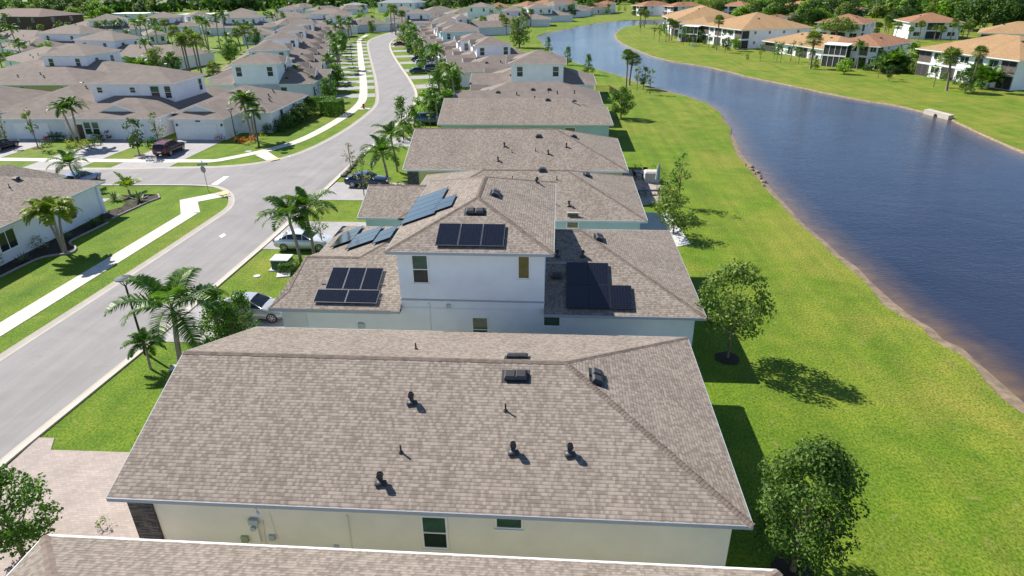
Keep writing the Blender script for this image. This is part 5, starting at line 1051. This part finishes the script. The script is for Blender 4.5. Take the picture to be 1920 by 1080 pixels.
WK = ['far0', 'far1', 'far2w', 'far3w', 'far4', 'far5']
def wood(band, n, s0, s1, tmpl, group, pk, keys=WK, cat='tree', gap=1.):
    """scatter trees in a strip of ground seen between two sight lines; band = [(u, v_near, v_far)...]"""
    placed = []
    for _ in range(n*6):
        if len(placed) >= n: break
        i = random.randrange(len(band)-1); t = random.random(); a, b = band[i], band[i+1]; u = a[0]+(b[0]-a[0])*t; v = a[1]+(b[1]-a[1])*t; v2 = a[2]+(b[2]-a[2])*t
        q = at(u, v, 0).lerp(at(u, v2, 0), random.random()**1.3)
        if any((q-o).length < 4.6*gap for o in placed) or not free(q): continue
        placed.append(q); k = random.choice(keys); pal = k in PALMS; s = random.uniform(s0, s1)
        plant(k, q, s, label=tmpl, group=group, pk=pk, name='palm_tree' if pal else 'tree', cat='palm' if pal else 'tree', sz=s*random.uniform(.85, 1.15))
MASS = []
def mass(band, n, s0, s1, hs=1.0):
    for _ in range(n):
        i = random.randrange(len(band)-1); t = random.random(); a, b = band[i], band[i+1]; u = a[0]+(b[0]-a[0])*t; v = a[1]+(b[1]-a[1])*t; v2 = a[2]+(b[2]-a[2])*t
        q = at(u, v, 0).lerp(at(u, v2, 0), random.random())
        if free(q, 3.2): MASS.append((q, random.uniform(s0, s1), hs))
wood([(-60, 44, 34), (60, 46, 34), (150, 40, 28), (215, 30, 22), (330, 24, 16), (480, 20, 12), (560, 14, 8)], 32, .75, 1.2, 'tree at the front of the far left woods, {} from the left', 'trees of the far left woods', 'wl')
wood([(-20, 150, 60), (60, 140, 52), (150, 130, 46), (230, 120, 42), (330, 130, 36), (420, 110, 34), (520, 75, 30), (600, 50, 22)], 95, .75, 1.15, 'garden palm or shrub tree between the far left homes, {} from the left', 'garden plants between the far left homes', 'gl', ['far', 'areca', 'areca', 'mid3', 'far2', 'areca', 'sabal2', 'far'], gap=.8)
wood([(600, 50, 20), (700, 45, 12), (800, 48, 16), (900, 45, 16), (1000, 32, 12), (1100, 22, 10)], 44, .75, 1.1, 'garden palm or shrub tree beyond the street bend, {} from the left', 'garden plants beyond the street bend', 'gm', ['far', 'areca', 'mid3', 'far2', 'areca'], gap=.8)
mass([(-60, 30, 4), (60, 30, 4), (215, 20, 1), (330, 15, 0), (480, 10, 0), (560, 6, -2)], 260, .8, 1.25)
wood([(560, 8, 3), (640, 5, 0), (720, 0, -3), (800, 6, 0), (900, 5, 0)], 14, .8, 1.2, 'tree at the top middle behind the homes, {} from the left', 'trees behind the homes at the top middle', 'wm')
mass([(560, 4, -6), (720, -2, -10), (900, 3, -8)], 90, .8, 1.2)
wood([(790, 24, 6), (830, 22, 5), (868, 18, 4)], 18, .55, .75, 'grey-green scrub tree near the top middle, {} from the left', 'scrub trees near the top middle', 'ws', ['far5', 'far0', 'far1'])
wood([(900, 7, 2), (1000, 3, -1), (1100, 8, 2), (1180, 6, 0), (1290, 9, 2), (1400, 14, 6)], 20, .75, 1.1, 'tree beyond the canal end, {} from the left', 'trees beyond the canal end', 'wc')
mass([(900, 3, -8), (1100, 3, -8), (1400, 8, -5)], 150, .8, 1.15)
wood([(1290, 30, 14), (1350, 34, 14), (1420, 44, 16), (1500, 55, 16), (1560, 50, 16), (1640, 40, 12)], 58, .65, .95, 'tree between the condominiums, {} from the left', 'trees between the condominiums', 'wr')
wood([(1640, 78, 48), (1700, 80, 56), (1770, 80, 60), (1830, 74, 58)], 30, .7, 1.0, 'palm or tree behind the rust-roofed condominium, {} from the left', 'plants behind the rust-roofed condominium', 'wp', ['sabal', 'sabal2', 'areca', 'sabal2', 'far2', 'areca'])
wood([(1400, 10, 5), (1560, 14, 8), (1700, 22, 14), (1830, 30, 16), (1980, 40, 20)], 24, .8, 1.2, 'tree of the woods at the top right, {} from the left', 'trees of the woods at the top right', 'wt')
mass([(1290, 28, 8), (1360, 30, 8), (1420, 38, 10), (1500, 46, 12), (1640, 34, 12), (1700, 36, 18), (1830, 44, 24)], 240, .5, .8)
mass([(1400, 6, -6), (1560, 8, -5), (1700, 14, -4), (1830, 18, -3), (1980, 24, 0)], 240, .8, 1.2)
MC = {k: ([], [], []) for k in range(4)}
for q, s_, hs in MASS:
    k = random.choice((0, 0, 2, 2, 3, 1)); H_ = random.uniform(6, 10)*s_; R = random.uniform(3.8, 5.4)*s_
    cl = [((q.x+c[0], q.y+c[1], c[2]), r) for c, r in crown_clusters(random.choice(('dome', 'round')), H_, R, 20, 2.1*s_, .8, random.randrange(999))]; C, N, S = cloud(cl, 7, 1.25)
    for L_, x in zip(MC[k], (C, N, S)): L_.append(x)
MM = [M['leaf'], M['leaf_dark'], M['leaf_olive'], M['leaf_bright']]; C = np.vstack([np.vstack(MC[k][0]) for k in MC]); N = np.vstack([np.vstack(MC[k][1]) for k in MC]); S = np.hstack([np.hstack(MC[k][2]) for k in MC])
mi = np.hstack([np.full(sum(len(x) for x in MC[k][0]), k) for k in MC]); me = leaf_mesh('far_woods', C, N, S, MM[0], .7)
for x in MM[1:]: me.materials.append(x)
me.polygons.foreach_set('material_index', mi.astype(np.int32)); me.update(); o = link('far_woods', me); tag(o, 'dense far woods along the top of the picture behind the nearer trees', 'woods', None, 'stuff')
plant('spread', T(1566, 76), 1.0, 1., 'spreading umbrella-shaped tree with bare forked trunk before the white condominium')
plant('huge', T(1862, 58), 1.25, 1., 'huge dark tree at the upper right corner above the roofs'); plant('huge', T(1690, 46), .62, 2., 'broad olive-green tree mass above the rust-roofed condominium')
for (u, v) in ((118, 40), (142, 42), (200, 38)): plant('far4' if u == 118 else 'far3w', T(u, v), .85, label='rounded tree standing forward of the far left woods, {} from the left', group='rounded trees before the far left woods', pk='wrd')
plant('sabal3', T(1272, 22), 1.6, 1, 'sparse tall pine-like tree standing by the canal-end condominiums', None)
# the wooded land behind, nobody could count it
CL = []; rr = random.Random(3)
C, N, S = [], [], []
for i in range(2600):
    a = rr.uniform(-.68, .62); dist = rr.uniform(560, 1050); x = dist*math.sin(a-YAW*0); y = dist*math.cos(a); h = rr.uniform(5, 11)
    CL.append(((x, y, h*.55), h*.75))
C, N, S = cloud(CL, .62, 4.2, 1., .4); o = link('distant_woods', leaf_mesh('distant_woods', C, N, S, M['leaf_dark'], .8)); tag(o, 'unbroken distant woods behind everything at the top of the picture', 'woods', None, 'stuff')

# ------------------------------------------------------------------ vehicles
PAINT = {}
def paint(name, c, rough=.25, metal=.3):
    if name not in PAINT:
        m = NT('paint_'+name); m.col(c).rough(rough); m.p.inputs['Metallic'].default_value = metal; m.p.inputs['Coat Weight'].default_value = .6; PAINT[name] = m.mat
    return PAINT[name]
def loft(mb, secs, m=0, capa=True, close=True):
    b = len(mb.v); n = len(secs[0])
    for s in secs: mb.v += [tuple(p) for p in s]
    for i in range(len(secs)-1):
        for k in range(n if close else n-1):
            k2 = (k+1) % n; mb.f.append((b+i*n+k, b+i*n+k2, b+(i+1)*n+k2, b+(i+1)*n+k)); mb.m.append(m)
    if capa: mb.f.append(tuple(b+k for k in reversed(range(n)))); mb.m.append(m); mb.f.append(tuple(b+(len(secs)-1)*n+k for k in range(n))); mb.m.append(m)
CARK = {
 'sedan': dict(L=4.75, W=1.84, st=[(0, .45, .80), (.03, .30, .96), (.14, .22, 1.02), (.30, .2, 1.02), (.5, .2, .98), (.68, .2, .96), (.8, .22, .90), (.92, .26, .80), (.985, .34, .68), (1, .45, .60)], gh=[(.10, 1.0, 0), (.25, 1.38, .9), (.38, 1.45, 1), (.52, 1.42, .95), (.68, .98, 0)]),
 'suv': dict(L=4.9, W=1.95, st=[(0, .5, 1.05), (.02, .36, 1.15), (.1, .28, 1.18), (.3, .26, 1.17), (.5, .26, 1.14), (.68, .26, 1.12), (.78, .28, 1.08), (.92, .32, 1.0), (.985, .4, .86), (1, .5, .74)], gh=[(.015, 1.14, .2), (.06, 1.62, .9), (.2, 1.74, 1), (.5, 1.74, 1), (.57, 1.68, .9), (.72, 1.12, 0)]),
 'hatch': dict(L=4.4, W=1.8, st=[(0, .45, .95), (.03, .32, 1.02), (.14, .24, 1.05), (.3, .22, 1.04), (.5, .22, 1.02), (.68, .22, .98), (.8, .24, .92), (.92, .28, .82), (.985, .36, .7), (1, .45, .62)], gh=[(.02, 1.02, .1), (.09, 1.42, .9), (.25, 1.52, 1), (.5, 1.5, .97), (.7, 1.0, 0)]),
 'pickup': dict(L=5.6, W=1.98, st=[(0, .55, 1.1), (.02, .42, 1.16), (.1, .36, 1.16), (.3, .36, 1.16), (.5, .36, 1.16), (.68, .36, 1.14), (.78, .36, 1.12), (.92, .38, 1.05), (.985, .46, .95), (1, .55, .8)], gh=[(.36, 1.14, .2), (.39, 1.72, .9), (.45, 1.82, 1), (.58, 1.82, 1), (.64, 1.76, .9), (.74, 1.14, 0)]) }
def car(kind, loc, rz, pname, pc, label, group='vehicles parked in the driveways', roofc=None, rails=False):
    K = CARK[kind]; L, W_ = K['L'], K['W']; pm = paint(pname, pc); e = empty('parked_car' if kind != 'pickup' else 'pickup_truck', (loc[0], loc[1], .03), rz, label, 'car' if kind != 'pickup' else 'truck', group)
    mb = MB(); secs = []
    for t, zb, zt in K['st']:
        x = (t-.5)*L; w_ = W_/2*(1-.16*max(0, (t-.86)/.14)**2-.12*max(0, (.1-t)/.1)**2); zm = (zb+zt)/2
        secs.append([(x, y, z) for y, z in ((-w_*.85, zb), (-w_*.98, zb+.08), (-w_, zm-.02), (-w_*.985, zm+.16), (-w_*.90, zt-.03), (-w_*.72, zt+.02), (0, zt+.045), (w_*.72, zt+.02), (w_*.90, zt-.03), (w_*.985, zm+.16), (w_, zm-.02), (w_*.98, zb+.08), (w_*.85, zb))])
    loft(mb, secs); body = mb.build('body', pm, e, smooth=True)
    g = MB(); r_ = MB(); gs = []
    for t, z, f in K['gh']:
        x = (t-.5)*L; wb = W_/2*.86; wt = W_/2*.70; base = min(z-.02, 1.0 if kind != 'suv' and kind != 'pickup' else 1.12)
        ww = wb+(wt-wb)*min(1, f*1.05); gs.append([(x, -wb, base-.03), (x, -(wb+(ww-wb)*.5), base+(z-base)*.5), (x, -ww, z-.02), (x, 0, z+.02*f), (x, ww, z-.02), (x, wb+(ww-wb)*.5, base+(z-base)*.5), (x, wb, base-.03)])
    loft(g, gs, close=False, capa=False); g.build('window_glass', M['car_glass'], e, smooth=False)
    rs = [[(s[2][0], s[2][1]*1.03, s[2][2]+.012), (s[3][0], s[3][1], s[3][2]+.02), (s[4][0], s[4][1]*1.03, s[4][2]+.012)] for s, k_ in zip(gs, K['gh']) if k_[2] > .5]
    loft(r_, rs, close=False, capa=False)
    for i, (s, k_) in enumerate(zip(gs, K['gh'])):                      # pillars
        if i == 0 or i >= len(gs)-1: continue
        for a, b_ in ((0, 2), (6, 4)): r_.tube([Vector(s[a]), Vector(s[a+1 if a == 0 else a-1]), Vector(s[b_])], [.035]*3, 4)
    for a in (2, 4): r_.tube([Vector(gs[-1][a]), Vector(gs[-2][a])], [.04, .035], 4); r_.tube([Vector(gs[0][a]), Vector(gs[1][a])], [.04, .035], 4)
    r_.build('car_roof', paint(roofc[0], roofc[1]) if roofc else pm, e, smooth=True)
    if rails:
        rr_ = MB()
        for sy in (-1, 1): rr_.tube([(-L*.38, sy*W_*.33, 1.78), (L*.02, sy*W_*.33, 1.80)], [.03, .03], 5)
        rr_.build('roof_rail', M['steel'], e)
    for sx in (-.315, .31):
        for sy in (-1, 1):
            x = sx*L; R = .345 if kind not in ('suv', 'pickup') else .39; wh = MB(); wh.tube([(0, sy*-.13, 0), (0, sy*.10, 0)], [R, R], 20); o = wh.build('tyre', M['rubber'], e, loc=(x, sy*(W_/2-.09), R))
            rm = MB(); rm.tube([(0, sy*.10, 0), (0, sy*.112, 0)], [R*.30, R*.26], 10)
            for k in range(7):
                a = 2*math.pi*k/7; c, s_ = math.cos(a), math.sin(a); rm.add([(c*.05-s_*.03, sy*.105, s_*.05+c*.03), (c*.05+s_*.03, sy*.105, s_*.05-c*.03), (c*R*.7+s_*.03, sy*.108, s_*R*.7-c*.03), (c*R*.7-s_*.03, sy*.108, s_*R*.7+c*.03)], [(0, 1, 2, 3)])
            for k in range(18):
                a, b_ = 2*math.pi*k/18, 2*math.pi*(k+1)/18; rm.add([(math.cos(t)*R*q, sy*.108, math.sin(t)*R*q) for t, q in ((a, .64), (b_, .64), (b_, .74), (a, .74))], [(0, 1, 2, 3)])
            rm.build('rim', M['rim'], o)
    for sy in (-1, 1):
        h = MB(); h.box(L*.465, L*.487, sy*W_*.36-.16, sy*W_*.36+.16, .66 if kind in ('sedan', 'hatch') else .84, .76 if kind in ('sedan', 'hatch') else .96); h.build('headlight', M['lamp_glass'], e)
        h = MB(); h.box(-L*.499, -L*.485, sy*W_*.37-.17, sy*W_*.37+.17, .80 if kind in ('sedan', 'hatch') else .92, .92 if kind in ('sedan', 'hatch') else 1.12); h.build('tail_light', M['tail'], e)
    h = MB(); h.box(-L*.502, -L*.49, -.26, .26, .62, .76); h.build('number_plate', M['trim'], e)
    if kind == 'pickup': b = MB(); b.box(-L*.48, -L*.16, -W_*.38, W_*.38, 1.10, 1.215); b.build('truck_bed', M['rubber'], e)
    return e
PI = math.pi
car('sedan', (-20.1, 36.0), PI, 'silver', (.42, .43, .44), 'silver sedan half hidden by trees beside the solar home', 'vehicles parked in the driveways') if 0 else None
p = at(478, 578, .6); car('sedan', (p.x, p.y), 0, 'silver', (.46, .47, .48), 'silver sedan half hidden by pointed trees beside the left end of the solar home')
p = at(572, 452, .6); car('sedan', (p.x, p.y), 0, 'pearl', (.72, .73, .74), 'white sedan behind the two tall feather palms near the solar home')
p = at(690, 338, .6); car('sedan', (p.x, p.y), 0, 'navy', (.02, .035, .08), 'dark blue sedan in the driveway of the yellow home')
p = at(808, 224, .7); car('suv', (p.x, p.y), 0, 'slate', (.10, .14, .20), 'slate-blue vehicle beneath the bushy tree by the teal home')
p = at(317, 276, .8); car('suv', (p.x, p.y), PI/2+.02, 'maroon', (.07, .010, .014), 'maroon station wagon with pale roof rails in the driveway facing the cross street', rails=True, roofc=('maroon_roof', (.20, .015, .02)))
p = at(160, 334, .7); car('hatch', (p.x-.4, p.y), PI/2, 'lightblue', (.20, .26, .38), 'light blue hatchback behind the near left corner home roof')
p = at(2, 272, .6); car('sedan', (p.x, p.y), PI/2, 'blackc', (.01, .01, .012), 'black car at the left edge facing the cross street')
GV = 'cars along the right side of the far street'
for u, v, k, pn, pc in ((786, 132, 'sedan', 'teal_dark', (.03, .055, .075)), (797, 119, 'suv', 'pearl', (.7, .71, .72)), (787, 110, 'sedan', 'navy', (.02, .035, .08)), (778, 96, 'suv', 'ink', (.015, .02, .03)), (751, 82, 'sedan', 'wine', (.16, .01, .02)), (815, 128, 'suv', 'slate', (.1, .14, .2))):
    p = at(u, v, .7); _, d = along(RE, s_at_y(RE, min(p.y, 250))); pend(car(k, (p.x, p.y), math.atan2(-d.x, d.y), pn, pc, '{} car from the left along the right side of the far street', GV), 'fcars', '%s car, {} from the left along the right side of the far street' % {'teal_dark': 'dark teal', 'pearl': 'white', 'navy': 'navy', 'ink': 'near-black', 'wine': 'wine-red', 'slate': 'slate-blue'}[pn])
p = at(22, 106, .8); car('pickup', (p.x, p.y), 0.1, 'pearl', (.72, .73, .74), 'white pickup truck at the far left between palms')
for u, v, k, pn, pc, l in ((280, 97, 'suv', 'pearl', (.7, .71, .72), 'white car parked by the far park path, upper one'), (277, 108, 'suv', 'ink', (.015, .02, .03), 'dark car parked behind palms by the far park, lower one'), (72, 21, 'pickup', 'pearl', (.7, .7, .7), 'white truck at the edge of the far left woods')): p = at(u, v, .7); car(k, (p.x, p.y), 1.2, pn, pc, l, 'vehicles near the far park')

# ------------------------------------------------------------------ street furniture
def lamp(u, v, top, label=None, pk=None, rzc=.3):
    q = T(u, v); e = empty('street_lamp', (q.x, q.y, 0), rzc, label, 'street lamp', 'street lamps'); mb = MB(); mb.tube([(0, 0, 0), (0, 0, .5), (0, 0, .55), (0, 0, top-.45)], [.13, .11, .07, .055], 10)
    for k in range(4): a = PI/4+PI/2*k; mb.tube([(0, 0, top-.5), (math.cos(a)*.12, math.sin(a)*.12, top-.35), (math.cos(a)*.30, math.sin(a)*.30, top-.06)], [.028, .024, .02], 5)
    mb.build('pole', M['black'], e); h = MB(); h.lathe([(.02, .16), (.06, .15), (.30, .10), (.46, .03), (.47, 0), (.44, -.04), (.30, -.05), (0, -.05)], 20, (0, 0, top)); h.build('lamp_head', M['lamp_top'], e)
    if pk: pend(e, pk, label)
    return e
M['lamp_top'] = simple('lamp_top', (.03, .045, .065), .7, 0)
G = T(274, 664); lamp(274, 664, 5.0, 'black street lamp with a round flat head beside the big feather palm at lower left')
for u, v, t in ((806, 161, 5.0), (661, 122, 5.0), (745, 79, 5.0), (655, 75, 4.5), (444, 268, 4.6), (486, 276, 5.0), (472, 52, 5)): lamp(u, v, t, 'distant black street lamp, {} from the left', 'lamps')
q = T(391, 360); e = empty('street_sign', (q.x, q.y, 0), 0, 'street-name sign post with green blades and an eight-sided sign seen from behind at the corner', 'street sign')
MB().tube([(0, 0, 0), (0, 0, 3.35)], [.035, .035], 8).build('pole', M['sign_back'], e)
mb = MB(); R8 = .38; mb.v = [(R8*math.cos(PI/8+k*PI/4), y, 2.45+R8*math.sin(PI/8+k*PI/4)) for y in (-.055, -.04) for k in range(8)]; mb.f = [tuple(range(8)), tuple(reversed(range(8, 16)))]+[(k, k+8, (k+1) % 8+8, (k+1) % 8) for k in range(8)]; mb.m = [0]*len(mb.f); mb.build('sign_plate', M['sign_back'], e, rz=-.35, loc=(0, 0, 0))
for z, a in ((2.98, .5), (3.22, -.95)):
    o = MB().box(-.48, .48, -.012, .012, z-.11, z+.11).build('name_blade', M['sign_green'], e, loc=(0, 0, 0), rz=a); mb = MB()
    for k in range(7): mb.box(-.36+k*.105, -.36+k*.105+.07, -.016, .016, z-.035, z+.04)
    mb.build('lettering', M['paint_white'], o)
q = T(682, 204); e = empty('fire_hydrant', (q.x, q.y, 0), 0, 'red fire hydrant on the grass strip of the far street', 'hydrant'); MB().lathe([(.22, 0), (.22, .06), (.14, .08), (.14, .62), (.19, .64), (.19, .70), (.13, .82), (.04, .90), (0, .92)], 12).build('hydrant_body', M['red'], e, smooth=True)
mb = MB()
for a, b in (((-.26, 0, .48), (.26, 0, .48)), ((0, 0, .48), (0, -.26, .48))): mb.tube([a, b], [.07, .07], 8)
mb.build('hydrant_cap', M['red'], e); sheet('hydrant_pad', rect(q.x-.9, q.x+1.1, q.y-.7, q.y+.7), M['slab'], .03)
q = T(538, 502); e = empty('utility_box', (q.x-.3, q.y, 0), 0, 'green utility box with pale lid beside the clipped hedge', 'utility box'); MB().box(-.65, .65, -.55, .55, .08, .80).build('cabinet', M['util_green'], e); MB().box(-.72, .72, -.62, .62, .80, .88).build('lid', M['lid'], e); MB().box(-.85, .85, -.75, .75, 0, .08).build('base_slab', M['slab'], e)
for u, v in ((482, 518), (332, 690), (466, 284), (497, 292+2), (540, 294)):
    q = T(u, v); mb = MB(); mb.lathe([(.26, .0), (.26, .05), (.0, .055)], 12) if u == 482 else mb.box(-.4, .4, -.28, .28, 0, .04); o = mb.build('valve_cover', M['slab'], loc=(q.x, q.y, .0)); tag(o, 'pale utility cover set in the grass, {} from the left', 'utility cover', 'utility covers in the grass'); pend(o, 'covers', o['label'])
q = T(531, 512); tag(MB().box(-.5, .5, -.4, .4, 0, .08).build('boulder', M['slab'], loc=(q.x+.2, q.y-.4, 0), rz=.3), 'pale flat stone in front of the green utility box', 'stone')
# slabs and patio on the canal side
sheet('patio_slab', W([(1180, 455), (1269, 463), (1296, 459), (1254, 400), (1195, 398)]), M['slab'], .03)
sheet('patio', W([(1165, 395), (1242, 378), (1238, 340), (1226, 320), (1170, 318)]), M['paver'], .03)
q = T(1221, 342); e = tag(MB().box(-.75, .75, -.6, .6, 0, 1.05).add([(-.8, -.65, 1.05), (.8, -.65, 1.05), (.8, .65, 1.05), (-.8, .65, 1.05), (-.6, -.45, 1.2), (.6, -.45, 1.2), (.6, .45, 1.2), (-.6, .45, 1.2)], [(0, 1, 5, 4), (1, 2, 6, 5), (2, 3, 7, 6), (3, 0, 4, 7), (4, 5, 6, 7)]).build('grill_cover', M['cover'], loc=(q.x, q.y+.3, .03)), 'pale cloth-covered grill on the patio behind the aqua home', 'grill')
q = T(1231, 360); e = empty('patio_umbrella', (q.x, q.y, 0), 0, 'closed grey patio umbrella beside the covered grill', 'umbrella'); MB().tube([(0, 0, 0), (0, 0, 2.9)], [.03, .03], 8).build('pole', M['steel'], e); MB().lathe([(.05, 2.95), (.16, 2.6), (.24, 1.7), (.28, 1.35), (.1, 1.3)], 10).build('canopy', M['umbrella'], e)
q = T(1205, 335); e = empty('patio_table', (q.x, q.y, 0), 0, 'dark round patio table behind the aqua home', 'table'); MB().lathe([(0, .74), (.6, .74), (.6, .70), (0, .70)], 20).build('tabletop', M['black'], e); MB().tube([(0, 0, 0), (0, 0, .7)], [.05, .05], 8).lathe([(.3, 0), (.3, .03), (0, .04)], 14).build('base', M['black'], e)
def chair(x, y, rz, sfx):
    e = empty('patio_chair', (x, y, .03), rz, 'dark patio chair around the round table, {} from the left', 'chair', 'dark patio chairs'); MB().box(-.25, .25, -.25, .25, .42, .46).build('seat', M['black'], e); MB().box(-.25, .25, .22, .26, .5, .95).build('backrest', M['black'], e)
    for a in (-1, 1):
        for b in (-1, 1): MB().tube([(a*.23, b*.23, 0), (a*.23, b*.23, .42)], [.018, .018], 5).build('leg', M['black'], e)
    pend(e, 'chairs', e['label'])
for k in range(5): a = k*1.26; chair(q.x+1.0*math.cos(a), q.y+1.0*math.sin(a), a-PI/2, k)
for i, (u, v) in enumerate(((1243, 342), (1247, 350), (1250, 358), (1243, 334), (1252, 366), (1236, 324), (1226, 318), (1190, 318), (1200, 317), (1205, 362), (1208, 370))): shrub(T(u, v), 'round', .4, .6, 'leaf_dark', .1, 'small dark shrub edging the patio, {} from the left', 'small dark shrubs edging the patio', pk='patioshrub')
mb = MB(); q = T(1216, 365); e = empty('bench', (q.x, q.y, 0), 0, 'dark slatted bench at the near end of the patio', 'bench')
s_ = MB()
for k in range(4): s_.box(-1.1, 1.1, -.25+k*.14, -.15+k*.14, .42, .46)
s_.build('seat', M['black'], e)
for a in (-1, 1): MB().box(a*1.0-.04, a*1.0+.04, -.25, .25, 0, .42).build('leg', M['black'], e)
# black fence on the canal side
def fence(pts, h, label, dark='black', step=2.):
    pts = [Vector((p.x, p.y, 0)) for p in pts]; e = empty('fence', pts[0], 0, label, 'fence'); f = MB(); o0 = pts[0]
    for a, b in zip(pts, pts[1:]):
        L = (b-a).length; n = max(1, round(L/step)); k = int(L/.13)
        for i in range(n+1): p = a.lerp(b, i/n)-o0; MB().box(p.x-.04, p.x+.04, p.y-.04, p.y+.04, 0, h).build('post', M[dark], e)
        for i in range(k): p = a.lerp(b, i/k)-o0; f.tube([(p.x, p.y, .05), (p.x, p.y, h-.05)], [.014, .014], 3, cap=False)
        for z in (.12, h-.1): f.tube([a-o0+Vector((0, 0, z)), b-o0+Vector((0, 0, z))], [.025, .025], 4)
    f.build('bars', M[dark], e); return e
fence([T(1118, 176), T(1143, 175), T(1176, 196)], 1.5, 'black metal fence on the lawn behind the teal home')
# drainage headwall on the far bank
A, B = at(1731, 213, -.16), at(1777, 225, -.16); d = (B-A).normalized(); ang = math.atan2(d.y, d.x); L = (B-A).length; e = empty('headwall', (A.x, A.y, -.62), ang, 'pale concrete drainage headwall with a dark pipe mouth in the far bank', 'headwall')
mb = MB(); mb.box(0, L, 0, .9, 0, 1.1); mb.add([(0, -.02, 1.1), (L, -.02, 1.1), (L, .9, 1.2), (0, .9, 1.2)], [(0, 1, 2, 3)]); mb.build('wall', M['kerb'], e); MB().tube([(L*.5, -.06, .58), (L*.5, .3, .58)], [.33, .33], 16).build('pipe', M['black'], e)
for u, v in ((1297, 83), (1300, 83), (1304, 83)):
    q = T(u, v+4); e = empty('lawn_chair', (q.x, q.y, 0), 1., 'white lawn chair outside the far bank condominium, {} from the left', 'chair', 'white lawn chairs'); MB().box(-.3, .3, -.3, .3, .35, .42).build('seat', M['trim'], e); MB().box(-.3, .3, .26, .33, .42, 1.0).build('backrest', M['trim'], e); pend(e, 'lawnch', e['label'])
    for a in (-.26, .26):
        for b in (-.26, .26): MB().box(a-.03, a+.03, b-.03, b+.03, 0, .35).build('leg', M['trim'], e)
resolve()
